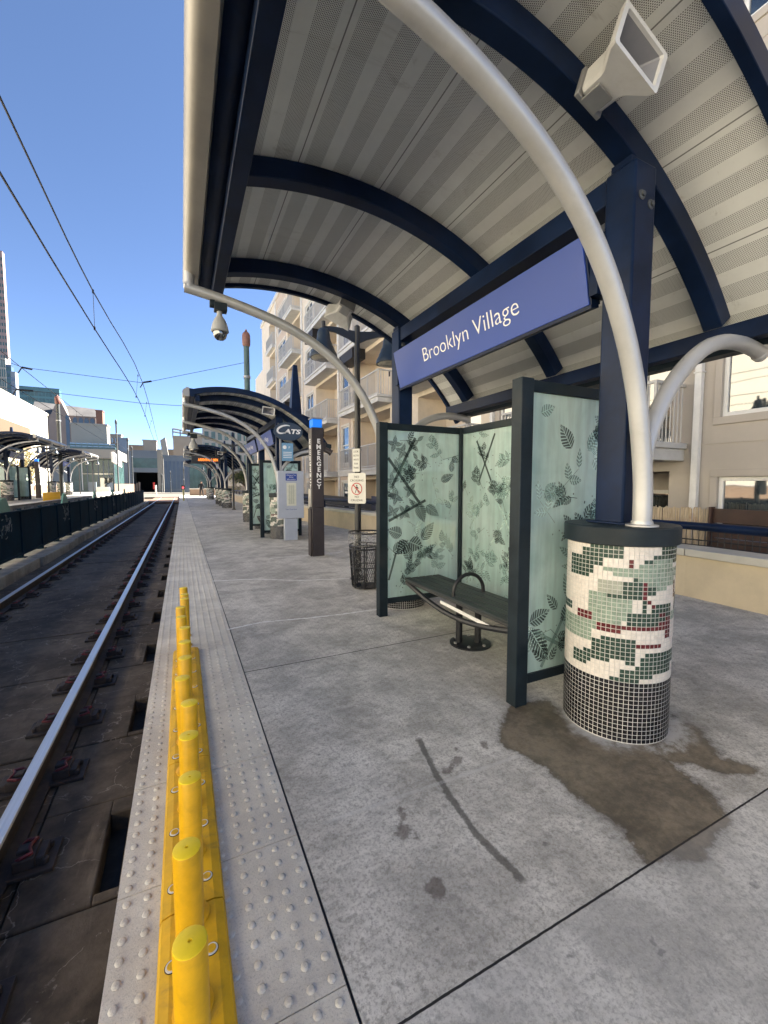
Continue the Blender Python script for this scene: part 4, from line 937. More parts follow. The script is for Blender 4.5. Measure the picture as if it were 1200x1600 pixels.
# ---------------------------------------------------------------- wall, handrail and fences on the right
WP=[(5.60,-2.0),(5.86,3.1),(5.62,6.5),(4.86,12.2),(4.25,17.0),(4.1,24),(4.1,52)]
def along(pts,step):
    out=[]
    for i in range(len(pts)-1):
        a=Vector(pts[i]);b_=Vector(pts[i+1]);L=(b_-a).length;n=max(1,round(L/step)); out+=[a+(b_-a)*k/n for k in range(n)]
    out.append(Vector(pts[-1])); return out
t=thing('boundary_wall','low buff boundary wall with pale cap along the back of the near platform','wall',(5.8,3,0))
mb=MB()
for i in range(len(WP)-1):
    a=Vector(WP[i]);b_=Vector(WP[i+1]); 
    mb.add([(a.x,a.y,-.3),(b_.x,b_.y,-.3),(b_.x+.22,b_.y,-.3),(a.x+.22,a.y,-.3),(a.x,a.y,.53),(b_.x,b_.y,.53),(b_.x+.22,b_.y,.53),(a.x+.22,a.y,.53)],[(0,1,5,4),(1,2,6,5),(2,3,7,6),(3,0,4,7),(4,5,6,7)])
wallo=mb.build('wall_body',WALLC,t)
pts=along(WP,1.5)
for a,b_ in zip(pts[:-1],pts[1:]):
    g=(b_-a)*.003; a2=a+g;b2=b_-g
    mb=MB(); mb.add([(a2.x-.05,a2.y,.532),(b2.x-.05,b2.y,.532),(b2.x+.30,b2.y,.532),(a2.x+.30,a2.y,.532),(a2.x-.05,a2.y,.625),(b2.x-.05,b2.y,.625),(b2.x+.30,b2.y,.64),(a2.x+.30,a2.y,.64)],[(3,2,1,0),(0,1,5,4),(1,2,6,5),(2,3,7,6),(3,0,4,7),(4,5,6,7)]); mb.build('cap_stone',CAPC,t,bev=.008)
t=thing('handrail','navy tubular handrail above the buff boundary wall','handrail',(5.9,3,.63))
mb=MB(); mb.tube([(p[0]+.12,p[1],.91) for p in WP],.052,12); mb.build('top_tube',NAVY,t)
mb=MB()
for p in along(WP,2.4)[0::1]:
    if 4.5<p.y<5.2 or p.y<4.4 and p.y>.4: continue
    mb.tube([(p.x+.12,p.y,.63),(p.x+.12,p.y,.9)],.03,8)
mb.build('stanchion',NAVY,t)
t=thing('wire_fence','low black welded wire fence just behind the boundary wall','fence',(6.1,3,.5))
mb=MB()
for z in (.70,.845): mb.tube([(p[0]+.42,p[1],z) for p in WP],.008,4)
mb.tube([(p[0]+.42,p[1],.63) for p in WP],.006,4)
for p in along([(6.02,-2),(6.28,3.1),(6.04,6.5),(5.28,12.2)],.075): mb.tube([(p.x,p.y,.60),(p.x,p.y,.85)],.0062,4)
mb.build('wire_panel',BLACK,t)
RD=None
t=thing('bamboo_fence','bamboo reed screen fence in front of the apartment block','fence',(7.1,5,0))
def reed():
    m,nt,b=base('bamboo_reed'); o=ocoord(nt); mp=node(nt,'ShaderNodeMapping'); mp.inputs['Scale'].default_value=(60,60,3); nt.links.new(o,mp.inputs[0]); n=noise(nt,mp.outputs[0],1.5,4,.6); n2=noise(nt,o,5,5,.7)
    c=mixc(nt,ramp(nt,n,.35,.65),(.40,.31,.20),(.68,.56,.40)); c=mixc(nt,math_(nt,'MULTIPLY',ramp(nt,n2,.55,.7),.5),c,(.30,.17,.10)); nt.links.new(c,b.inputs['Base Color']); b.inputs['Roughness'].default_value=.8; bump(nt,b,n,.3,.006); return m
mb=MB(); r=random.Random(2)
y=3.44
while y<9.2:
    mb.tube([(7.1+r.uniform(-.01,.01),y,-.4),(7.1+r.uniform(-.012,.012),y+r.uniform(-.006,.006),1.09+r.uniform(-.02,.015))],.009,5); y+=.0165
mb.build('reed_screen',reed(),t)
DB=M('dark_stained_boards',(.055,.028,.020),.6,0,.25,3,.15,30)
t=thing('board_fence','dark brown horizontal board fence beside the bamboo screen','fence',(7.1,2,0))
for k in range(7):
    mb=MB(); mb.box((7.06,-2,-.42+.218*k),(7.10,3.40,-.42+.218*k+.208)); mb.build('board',DB,t,bev=.004)
mb=MB(); mb.box((7.0,3.402,-.5),(7.12,3.43,1.12)); mb.build('end_post',DB,t)
t=thing('slat_fence','dark horizontal fence screening the ground-floor patios further along','fence',(6.9,16,0))
for k in range(5):
    mb=MB(); mb.box((6.95,9.5,-.3+.24*k),(6.98,44,-.3+.24*k+.21)); mb.build('board',M('dark_screen',(.022,.022,.026),.6,0,.3,3),t)
t=thing('patio_banner','dark blue banner with white script fixed on the patio fence','banner',(6.9,14,.5))
mb=MB(); mb.box((6.90,12.6,.42),(6.93,15.4,.98)); mb.build('banner_cloth',M('banner_navy',(.015,.02,.06),.6,0,.2,3),t)
mb=MB(); rr=random.Random(4)
pts=[(6.89,15.1-.22*i,.66+.07*math.sin(i*1.9)+.03*math.sin(i*4.1)) for i in range(11)]; mb.tube(smooth(pts,4),.012,4); mb.tube(smooth([(6.89,14.2,.7),(6.89,14.05,.88),(6.89,13.9,.86),(6.89,14.0,.74)],4),.014,4); mb.tube(smooth([(6.89,13.8,.72),(6.89,13.7,.9),(6.89,13.55,.86),(6.89,13.7,.74)],4),.014,4); mb.build('script',WHITET,t)

# ---------------------------------------------------------------- apartment block on the right
def apartment():
    t=thing('apartment_block','beige stucco apartment block with balconies along the right side','apartment block',(8.3,20,-.6))
    XF=8.3; FL=3.1; Z0=2.18
    Wn=[(1.55,2.75),(2.95,3.95),(8.75,9.45),(14.7,15.9),(21.5,22.6),(28.2,29.9),(36.3,39.2)]
    Bn=[(4.75,8.2),(10.3,14.1),(16.5,20.9),(23.4,27.6),(31.5,35.6),(40.6,43.4)]
    secs=[(-6,9.9,STUC),(9.9,16.2,STUCC),(16.2,21.2,STUCC),(21.2,23.0,STUCP),(23.0,30.5,STUCC),(30.5,36,STUCC),(36,39.8,STUCP),(39.8,47.5,STUCC)]
    for a,b_,mt in secs:
        rects=[]
        for k in range(-1,5):
            zf=Z0+FL*k
            for (y0,y1) in Wn:
                if a<=y0<b_: rects.append((y0,y1,zf+(.42 if k>=0 else .95),zf+2.5))
            for (y0,y1) in Bn:
                if a<=y0<b_: rects.append((y0,y1,zf+.02,zf+2.62))
        ysx=sorted({a,b_}|{v for r in rects for v in r[:2]}); zs=sorted({-.6,18.35}|{v for r in rects for v in r[2:]})
        mb=MB()
        for i in range(len(ysx)-1):
            for j in range(len(zs)-1):
                cy,cz=(ysx[i]+ysx[i+1])/2,(zs[j]+zs[j+1])/2
                if any(r[0]<cy<r[1] and r[2]<cz<r[3] for r in rects): continue
                mb.quad((XF,ysx[i+1],zs[j]),(XF,ysx[i],zs[j]),(XF,ysx[i],zs[j+1]),(XF,ysx[i+1],zs[j+1]))
        for (y0,y1,z0,z1) in rects:
            D=1.3 if y1-y0>1.6 and z1-z0>2.55 else .09
            X2=XF+D
            mb.quad((XF,y0,z0),(X2,y0,z0),(X2,y0,z1),(XF,y0,z1)); mb.quad((XF,y1,z0),(XF,y1,z1),(X2,y1,z1),(X2,y1,z0)); mb.quad((XF,y0,z1),(X2,y0,z1),(X2,y1,z1),(XF,y1,z1)); mb.quad((XF,y0,z0),(XF,y1,z0),(X2,y1,z0),(X2,y0,z0))
            if D>1: mb.quad((X2,y1,z0),(X2,y0,z0),(X2,y0,z1),(X2,y1,z1))
        # floor score lines
        mb.build('facade',mt,t,recalc=False)
        mb=MB()
        for k in range(0,6):
            z=Z0+FL*k-.03
            cuts=[a+.01]+[v for r in sorted(Bn) if a<=r[0]<b_ for v in (r[0]-.15,r[1]+.15)]+[b_-.01]
            for c0,c1 in zip(cuts[::2],cuts[1::2]): mb.box((XF-.012,c0,z),(XF+.005,c1,z+.03))
        mb.build('string_course',mt,t)
    mb=MB(); mb.box((XF-.14,-6.1,18.352),(XF+.3,47.6,18.75)); mb.build('parapet',TRIM,t,bev=.02)
    mb=MB(); mb.box((XF+1.5,-6,-.6),(XF+16,47.5,18.3)); mb.quad((XF,47.5,-.6),(XF+1.6,47.5,-.6),(XF+1.6,47.5,18.35),(XF,47.5,18.35)); mb.box((XF+.02,47.52,-.6),(XF+12,52.5,14.0)); mb.build('block_core',STUCC,t)
    rr=random.Random(3)
    for k in range(-1,5):
        zf=Z0+FL*k
        for (y0,y1) in Wn:
            z0,z1=zf+(.42 if k>=0 else .95),zf+2.5; xg=XF+.085
            two=(y1-y0)>1.6
            mb=MB(); f=.07
            mb.box((XF-.03,y0-.11,z0-.13),(XF+.02,y1+.11,z0-.001)); mb.box((XF-.03,y0-.11,z1+.001),(XF+.02,y1+.11,z1+.12)); mb.box((XF-.03,y0-.11,z0),(XF+.02,y0-.001,z1)); mb.box((XF-.03,y1+.001,z0),(XF+.02,y1+.11,z1))
            mb.build('window_trim',(STUC if y0<9 else TRIM),t,bev=.006)
            mb=MB(); mb.box((XF+.03,y0+.002,z0+.002),(XF+.085,y0+f,z1-.002)); mb.box((XF+.03,y1-f,z0+.002),(XF+.085,y1-.002,z1-.002)); mb.box((XF+.03,y0+f,z0+.002),(XF+.085,y1-f,z0+f)); mb.box((XF+.03,y0+f,z1-f),(XF+.085,y1-f,z1-.002))
            mb.box((XF+.025,y0+f,zf+1.42),(XF+.08,y1-f,zf+1.48))
            if two: mb.box((XF+.028,(y0+y1)/2-.04,z0+f),(XF+.082,(y0+y1)/2+.04,z1-f))
            wf=mb.build('window_frame',WHITE,t,bev=.004)
            mb=MB(); mb.quad((xg-.02,y1-.01,z0),(xg-.02,y0+.01,z0),(xg-.02,y0+.01,z1),(xg-.02,y1-.01,z1)); mb.build('pane',WIN,wf,recalc=False)
        for bi,(y0,y1) in enumerate(Bn):
            xb=XF+1.3
            # door
            mb=MB(); yd0=y0+.3; yd1=min(y1-.3,y0+2.3); mb.box((xb-.06,yd0,zf+.03),(xb-.02,yd0+.07,zf+2.25)); mb.box((xb-.06,yd1-.07,zf+.03),(xb-.02,yd1,zf+2.25)); mb.box((xb-.06,yd0+.07,zf+2.17),(xb-.02,yd1-.07,zf+2.25)); mb.box((xb-.06,(yd0+yd1)/2-.04,zf+.03),(xb-.02,(yd0+yd1)/2+.04,zf+2.17)); dfm=mb.build('patio_door',WHITE,t)
            mb=MB(); mb.quad((xb-.03,yd1-.05,zf+.05),(xb-.03,yd0+.05,zf+.05),(xb-.03,yd0+.05,zf+2.2),(xb-.03,yd1-.05,zf+2.2)); mb.build('pane',WIN,dfm,recalc=False)
            mb=MB(); mb.box((xb-.07,yd1+.18,zf+1.6),(xb-.01,yd1+.32,zf+1.9)); mb.build('wall_light',BOXD,t)
            if k<0: continue
            out=XF-(.72 if bi not in (0,5) else .9 if bi==0 else .35)
            mb=MB(); mb.box((out,y0-.25,zf-.30),(XF+.0,y1+.25,zf-.09)); mb.box((out-.05,y0-.30,zf-.088),(XF+1.28,y1+.30,zf+.015)) if False else mb.box((out-.05,y0-.30,zf-.088),(XF-.002,y1+.30,zf+.015)); bl=mb.build('balcony',SLABW,t,bev=.01)
            mb=MB(); zt=zf+1.08
            xo=out+.06
            def bars(p,q,stp):
                L=math.hypot(q[0]-p[0],q[1]-p[1]); n=max(2,round(L/stp))
                for i in range(n+1):
                    x=p[0]+(q[0]-p[0])*i/n; y=p[1]+(q[1]-p[1])*i/n; w2=.022 if i%10==0 else .009
                    mb.box((x-w2,y-w2,zf+.016),(x+w2,y+w2,zt-.05))
            bars((xo,y0-.2),(xo,y1+.2),.115); bars((xo+.115,y0-.2),(XF-.06,y0-.2),.115); bars((xo+.115,y1+.2),(XF-.06,y1+.2),.115)
            mb.box((xo-.03,y0-.23,zt-.05),(xo+.03,y1+.23,zt)); mb.box((xo+.031,y0-.23,zt-.05),(XF-.01,y0-.17,zt)); mb.box((xo+.031,y1+.17,zt-.05),(XF-.01,y1+.23,zt))
            mb.box((xo-.018,y0-.21,zf+.08),(xo+.018,y1+.21,zf+.115))
            mb.build('railing',RAILG,bl)
            if bi in (3,4,2) and k in (1,2,3) and (bi+k)%2==0:
                mb=MB(); mb.box((out+.02,y1-1.7,zf-.78),(XF-.01,y1+.1,zf-.305)); mb.build('awning_box',BOXD,bl)
    for y in (4.28,9.72,16.05,22.95,30.85,40.0):
        mb=MB(); mb.box((XF-.115,y-.055,-.5),(XF-.01,y+.055,18.3))
        for z in range(0,18,3): mb.box((XF-.125,y-.075,z+.4),(XF-.005,y+.075,z+.43))
        mb.build('downspout',WHITE,t,bev=.01)
apartment()

# ---------------------------------------------------------------- fence between the tracks
MEDAL=M('medallion_green',(.13,.27,.21),.5,0,.15,4,.05,50)
NAVYF=M('fence_navy',(.007,.021,.036),.75,0,.3,1.5,.05,40,spec=.06)
t=thing('track_fence','dark navy solid panel fence standing on the kerb between the two tracks','fence',(-3.2,12,-.15))
FP=[11.6-1.47*k for k in range(8,0,-1)]+[11.6+1.47*k for k in range(0,23)]
for a,b_ in zip(FP[:-1],FP[1:]):
    mb=MB(); mb.box((-3.215,a+.03,-.035),(-3.19,b_-.03,.85)); mb.box((-3.235,a+.03,.80),(-3.165,b_-.03,.842)) if False else None; mb.build('fence_panel',NAVYF,t)
mb=MB(); mb.box((-3.24,FP[0],.853),(-3.16,FP[-1],.89)); mb.box((-3.235,FP[0],-.085),(-3.165,FP[-1],-.037)); mb.build('rail',NAVYF,t)
for y in FP:
    mb=MB(); mb.box((-3.24,y-.028,-.15),(-3.166,y+.028,.93)); mb.box((-3.28,y-.07,-.155),(-3.12,y+.07,-.135)); mb.build('post',NAVYF,t)
for y in (10.75,15.6,20.5,25.4,30.3):
    mb=MB(); mb.prism([(y-.36,.895),(y+.36,.895),(y+.27,1.0),(y+.2,1.10),(y+.12,1.18),(y-.12,1.18),(y-.2,1.10),(y-.27,1.0)],'x',-3.24,-3.20); md=mb.build('medallion',MEDAL,t)
    mb=MB(); r=random.Random(int(y))
    for k in range(26):
        a=(y+r.uniform(-.3,.3),r.uniform(.35,.78)); ang=r.uniform(0,3.1); L=r.uniform(.05,.16); mb.tube([(-3.186,a[0],a[1]),(-3.186,a[0]+L*.5*math.cos(ang)+.01,a[1]+L*.5*math.sin(ang)),(-3.186,a[0]+L*math.cos(ang+.3),a[1]+L*math.sin(ang+.3))],.006 if r.random()<.75 else .011,4)
    mb.build('branch_motif',M('motif_grey',(.16,.17,.18),.6,0,.6,9),t)

# ---------------------------------------------------------------- overhead line
WIRE=M('copper_wire',(.03,.03,.035),.5,.3)
def wires(label,cpts,mpts,drops):
    t=thing('overhead_line',label,'overhead wire',cpts[0],'overhead line wires')
    mb=MB(); mb.tube(smooth(cpts,4),.0125,5); mb.build('contact_wire',WIRE,t)
    mb=MB(); mb.tube(smooth(mpts,4),.012,5); mb.build('messenger_wire',WIRE,t)
    for a,b_ in drops:
        mb=MB(); mb.tube([a,b_],.005,4); mb.obox(a,(.03,.05,.07)); mb.obox(b_,(.03,.05,.07)); mb.build('dropper',WIRE,t)
wires('pair of overhead wires above the near track, crossing the sky from the upper left',[(-1.59,-8,4.5),(-1.59,5.8,4.65),(-1.57,10.8,4.75),(-1.43,20,4.77),(-1.97,40,5.15),(-2.1,60,5.0)],[(-1.59,-8,5.45),(-1.59,5.9,5.48),(-1.57,10.9,5.53),(-1.32,20,5.6),(-1.73,40,5.3),(-2.1,60,5.6)],[((-1.57,10.85,5.52),(-1.57,10.85,4.76)),((-1.38,18.6,5.58),(-1.47,18.6,4.78)),((-1.45,24,5.5),(-1.55,24,4.85)),((-1.6,30,5.4),(-1.7,30,5.0))])
wires('pair of overhead wires above the far track at the left edge',[(-5.1,-8,4.9),(-5.15,12,4.9),(-5.3,20,4.93),(-5.6,40,5.0),(-6,60,5.0)],[(-5.1,-8,6.0),(-5.15,12,5.9),(-5.2,20,5.75),(-5.6,40,5.7),(-6,60,5.7)],[((-5.4,30,5.7),(-5.45,30,4.96))])
def cross(label,pts,ins):
    t=thing('cross_span_wire',label,'overhead wire',pts[0],'cross-span wires')
    mb=MB(); mb.tube(pts,.010,5); mb.build('wire',WIRE,t)
    for p,q in ins:
        mb=MB(); mb.tube([p,q],.035,8); mb.tube([q,(q[0]-.12,q[1],q[2]-.22)],.02,6); mb.build('insulator',BLACK,t)
cross('upper cross-span wire running from the teal pole over both tracks',[(2.8,20,6.97),(-1.3,20,5.62),(-5.18,20,5.78),(-9.5,20,7.3)],[((-1.0,20,5.72),(-1.3,20,5.64)),((-4.9,20,5.74),(-5.2,20,5.78))])
cross('lower cross-span wire running from the teal pole over both tracks',[(2.8,20,5.0),(-.1,20,4.80),(-1.43,20,4.79),(-4.1,20,4.93),(-5.4,20,4.95),(-9.5,20,5.3)],[((-4.9,20,4.95),(-5.4,20,4.95))])
TEAL=M('teal_pole_paint',(.075,.13,.125),.5,0,.15,3); CAPR=M('terracotta_cap',(.24,.115,.085),.6,0,.15,6)
def cpole(x,y,z0,top,r,label,mt=TEAL,cap=None):
    t=thing('catenary_pole',label,'pole',(x,y,z0),'overhead line poles')
    mb=MB(); mb.lathe([(r*1.5,0),(r*1.5,.05),(r*1.05,.12),(r,top-z0-.75)],(x,y,z0),14); mb.build('shaft',mt,t)
    zt=top-.75; mb=MB(); mb.lathe([(r*1.05,0),(r*1.35,.06),(r*1.45,.25),(r*1.4,.5),(r*1.1,.6),(r*.5,.66),(r*.3,.75)],(x,y,zt),14); mb.build('finial',cap or (CAPR if mt is TEAL else mt),t)
    mb=MB(); mb.lathe([(r*1.25,-.05),(r*1.25,.05)],(x,y,zt-1.35),14); mb.build('collar',GALV,t)
cpole(2.8,20,0,8.4,.125,'teal overhead line pole with terracotta cap rising behind the second shelter')
cpole(-9.9,20,.49,8.6,.125,'teal overhead line pole on the far platform carrying the left end of the cross-spans')
cpole(-9.0,43.0,.49,8.8,.14,'grey-green overhead line pole with reddish cap rising behind the far-platform shelters',M('dull_pole',(.045,.05,.048),.6),M('dull_red_cap',(.16,.06,.045),.6))
GP=M('grey_pole',(.028,.030,.032),.6)
for (u,v,d,l) in ((181,655,62,'tall grey overhead line pole in front of the stone blocks, left of the tunnel'),(199,683,75,'shorter grey overhead line pole left of the tunnel mouth'),(205.5,697,85,'thin grey overhead line pole just beside the tunnel mouth'),(266,735,80,'thin dark pole right of the tunnel pier'),(252.5,740,84,'thin dark pole against the tunnel pier'),(286.5,728,66,'thin dark pole beside the red signal')):
    p=at(u,v,d); cpole(p.x,p.y,-.2,p.z,.11 if u<260 else .07,l,GP)

# ---------------------------------------------------------------- far end of the platform: signal, person, barrier wall
p=at(286,762,58)
t=thing('track_signal','small track signal showing red at the far end of the platform','signal',(p.x,p.y,0))
mb=MB(); mb.tube([(p.x,p.y,-.2),(p.x,p.y,p.z-.15)],.05,8); mb.build('mast',GALV,t)
mb=MB(); mb.box((p.x-.22,p.y,p.z-.3),(p.x+.22,p.y+.2,p.z+.35)); mb.build('housing',BLACK,t)
mb=MB(); mb.lathe([(.13,0),(.13,.03)],(0,0,0),14); mb.xf(Matrix.Translation((p.x,p.y-.002,p.z))@Matrix.Rotation(R(90),4,'X')); mb.build('red_lens',emit('signal_red',(1,.05,.06),.5),t)
t=thing('marker_post','worn pale yellow marker post at the far end of the tactile strip','bollard',(.12,41,0))
mb=MB(); mb.lathe([(.07,0),(.07,1.0),(.05,1.03)],(.12,41,0),12); mb.build('marker_post_body',M('worn_yellow',(.42,.38,.16),.7,0,.3,4),t)
t=thing('end_wall','low tan wall across the far end of the platform','wall',(2,60,0))
mb=MB(); mb.box((.9,59.0,-.2),(4.2,59.25,.85)); mb.build('wall_body',M('tan_wall',(.20,.14,.10),.8,0,.1,2),t)
mb=MB(); mb.box((.85,58.95,.852),(4.25,59.3,.93)); mb.build('cap_stone',CAPC,t)
# red-topped buffer marker left of track
p=at(243.5,765,62); t=thing('track_marker','white track marker with red top left of the rails at the crossing','marker',(p.x,p.y,-.2))
mb=MB(); mb.tube([(p.x,p.y,-.2),(p.x,p.y,1.35)],.12,10); mb.build('marker_shaft',WHITE,t)
mb=MB(); mb.box((p.x-.35,p.y,.75),(p.x-.13,p.y+.1,1.75)); mb.build('marker_flag',SIGNR,t)
def person():
    g=gp(309,775.2); S=1.0
    g=Vector((2.0,52.0,0))
    t=thing('person','person in dark clothes standing with bent elbow at the far end of the platform','person',g)
    J={'pel':(0,0,.95),'sp':(0,.0,1.15),'ch':(.01,.01,1.35),'nk':(.01,.0,1.50),'hd0':(.01,-.015,1.60),'hd':(.012,-.02,1.70),
       'ls':(-.19,0,1.43),'le':(-.29,.02,1.17),'lw':(-.20,-.17,1.05),'lh':(-.17,-.24,1.06),'rs':(.2,0,1.43),'re':(.27,.05,1.15),'rw':(.25,-.02,.92),'rh':(.25,-.04,.83),
       'lhp':(-.10,0,.90),'lk':(-.13,-.02,.50),'la':(-.15,.02,.10),'lt':(-.18,-.13,.045),'rhp':(.10,0,.90),'rk':(.15,-.03,.50),'ra':(.19,.02,.10),'rt':(.23,-.13,.045)}
    Rd={'pel':.155,'sp':.135,'ch':.16,'nk':.06,'hd0':.085,'hd':.09,'ls':.075,'le':.05,'lw':.036,'lh':.042,'rs':.075,'re':.05,'rw':.036,'rh':.042,'lhp':.105,'lk':.072,'la':.05,'lt':.045,'rhp':.105,'rk':.072,'ra':.05,'rt':.045}
    E_=[('pel','sp'),('sp','ch'),('ch','nk'),('nk','hd0'),('hd0','hd'),('ch','ls'),('ls','le'),('le','lw'),('lw','lh'),('ch','rs'),('rs','re'),('re','rw'),('rw','rh'),('pel','lhp'),('lhp','lk'),('lk','la'),('la','lt'),('pel','rhp'),('rhp','rk'),('rk','ra'),('ra','rt')]
    ks=list(J); me=bpy.data.meshes.new('body'); me.from_pydata([J[k] for k in ks],[(ks.index(a),ks.index(b_)) for a,b_ in E_],[])
    o=bpy.data.objects.new('body_skin',me); col.objects.link(o)
    sk=o.modifiers.new('skin','SKIN'); ss=o.modifiers.new('sub','SUBSURF'); ss.levels=2; ss.render_levels=2
    for i,k in enumerate(ks):
        me.skin_vertices[0].data[i].radius=(Rd[k],Rd[k]*(.75 if k in('pel','sp','ch') else 1)); me.skin_vertices[0].data[i].use_root=(k=='pel')
    dg=bpy.context.evaluated_depsgraph_get(); m2=bpy.data.meshes.new_from_object(o.evaluated_get(dg)); m2.name='body'
    bpy.data.objects.remove(o)
    skin=M('skin',(.30,.18,.12),.6); top=M('dark_jacket',(.014,.014,.018),.8,0,.3,8); tr=M('dark_trousers',(.018,.017,.02),.8,0,.3,8); shoe=M('dark_shoes',(.01,.01,.01),.6)
    for m in (top,tr,skin,shoe): m2.materials.append(m)
    for p in m2.polygons:
        c=p.center; hand=(abs(c.x)>.15 and ((c.x<0 and c.y<-.2 and .95<c.z<1.15) or (c.x>0 and c.z<.9 and c.z>.75)))
        p.material_index=2 if c.z>1.5 or hand else 0 if c.z>.93 else 3 if c.z<.09 else 1; p.use_smooth=True
    b=bpy.data.objects.new('body',m2); col.objects.link(b); b.parent=t
    mb=MB(); mb.lathe([(.04,-.02),(.085,.0),(.103,.05),(.09,.1),(.05,.125),(.01,.13)],(g.x+.012,g.y+.005,1.68),16); mb.build('hair',M('dark_hair',(.01,.008,.007),.7),t)
    t.scale=(1.0,1,1.03)
person()

# ---------------------------------------------------------------- city in the background
def gx(u,Y,v=757):
    r=at(u,v,1)-Vector((0,0,HC)); return r.x/r.y*Y
def block(name,label,cat,u0,u1,vt,d,depth,mt,windows=None,wm=WINB,roof=None,group='distant city buildings',z0=-.6,par=None):
    m_=at((u0+u1)/2,vt,d); ux=Vector((1,0,0)); n=Vector((0,1,0)); vv=vt+(757-vt)*.35; a=Vector((gx(u0,m_.y,vv),m_.y,0)); W=gx(u1,m_.y,vv)-a.x
    zt=m_.z; t=thing(name,label,cat,(a.x,a.y,z0),group); A=Vector((a.x,a.y,0)); depth=max(2.5,depth*.22) if name!='glass_pavilion' else depth
    depth=min(depth,5) if name!='glass_pavilion' else depth
    P=lambda u,dd,z: A+ux*u+n*dd+Vector((0,0,z))
    mb=MB(); mb.add([P(0,0,z0),P(W,0,z0),P(W,depth,z0),P(0,depth,z0),P(0,0,zt),P(W,0,zt),P(W,depth,zt),P(0,depth,zt)],[(0,1,5,4),(1,2,6,5),(2,3,7,6),(3,0,4,7),(4,5,6,7)]); mb.build('wall',mt,t)
    mb=MB(); e=.15; mb.add([P(-e,-e,zt+.002),P(W+e,-e,zt+.002),P(W+e,depth+e,zt+.002),P(-e,depth+e,zt+.002),P(-e,-e,zt+.35),P(W+e,-e,zt+.35),P(W+e,depth+e,zt+.35),P(-e,depth+e,zt+.35)],[(3,2,1,0),(0,1,5,4),(1,2,6,5),(2,3,7,6),(3,0,4,7),(4,5,6,7)]); mb.build('parapet',mt,t)
    if windows:
        nu,nz,zl,zh,fu,fz=windows
        for i in range(nu):
            for j in range(nz):
                uc=W*(i+.5)/nu; zc=zl+(zh-zl)*(j+.5)/nz; w2=W/nu*fu/2; h2=(zh-zl)/nz*fz/2
                mb=MB(); mb.add([P(uc-w2,-.06,zc-h2),P(uc+w2,-.06,zc-h2),P(uc+w2,-.06,zc+h2),P(uc-w2,-.06,zc+h2),P(uc-w2,.05,zc-h2),P(uc+w2,.05,zc-h2),P(uc+w2,.05,zc+h2),P(uc-w2,.05,zc+h2)],[(0,1,2,3),(0,4,5,1),(1,5,6,2),(2,6,7,3),(3,7,4,0)]); mb.build('window',wm,t)
    return t,P,W,zt
CREAM=M('cream_render',(.64,.585,.46),.85,0,.05,.4,.1,20); OCHRE_SHADE=M('ochre_recess_shade',(.085,.055,.028),.85,0,.08,.6)
t=thing('cream_building','long cream rendered building behind the far platform at the left','building',(-16,45,-.6))
mb=MB(); mb.box((-30,-60,-.6),(-16,70.6,10.65)); mb.build('wall',CREAM,t)  # runs on unseen behind the camera, lengthened to bounce sunlight onto the platform
mb=MB(); mb.box((-30.1,-60.1,10.652),(-15.9,70.7,10.95)); mb.build('parapet',CREAM,t)
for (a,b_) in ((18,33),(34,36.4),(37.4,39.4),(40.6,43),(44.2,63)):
    mb=MB(); mb.box((-16.0,a,5.6),(-15.94,b_,8.05)); mb.build('recess_shade_panel',OCHRE_SHADE,t)  # flat panel, ochre darkened so the recess shadow is painted into its colour
for a in range(20,62,7):
    mb=MB(); mb.box((-15.99,a,.4),(-15.9,a+4,3.6)); mb.build('window',WINB,t)
BRKR=M('rosy_brick',(.27,.19,.175),.85,0,.12,.2); BRKT=M('tan_brick',(.22,.175,.15),.85,0,.1,.2); BLUEG=M('blue_curtain_wall',(.06,.095,.14),.3,0,.15,.15); TEALG=M('teal_roof_glass',(.06,.14,.15),.35,0,.15,.1); SLR=M('slate_roof',(.09,.085,.082),.7,0,.15,.3); GREYC=M('grey_blue_concrete',(.17,.20,.235),.8,0,.12,.15,dirt=((.12,.145,.17),.5)); TANC=M('tan_concrete',(.28,.235,.185),.85,0,.08,.1); PALEC=M('pale_panel',(.30,.28,.245),.8,0,.08,.1)
block('office_tower','tall rosy office tower cut off at the left edge','tower',-14,10.5,392,330,40,BRKR,(6,34,10,183,.55,.5),WINT)
block('office_tower','white-ribbed glass tower base below the rosy tower','tower',-6,12,560,280,30,PALEC,(5,12,10,86,.5,.8),WINT)
block('glass_tower','slim blue glass tower beside the rosy tower','tower',12.5,21,571,260,30,BLUEG,(3,20,5,75,.8,.75),WINT)
block('glass_tower','dark narrow tower right of the slim blue glass tower','tower',20,27,582,240,30,GREYC,(2,14,5,64,.5,.6),WINB)
block('glass_office','wide teal-topped glass office block behind the gabled brick building','office',28,95,606,260,40,TEALG,(12,10,20,60,.85,.7),WINT)
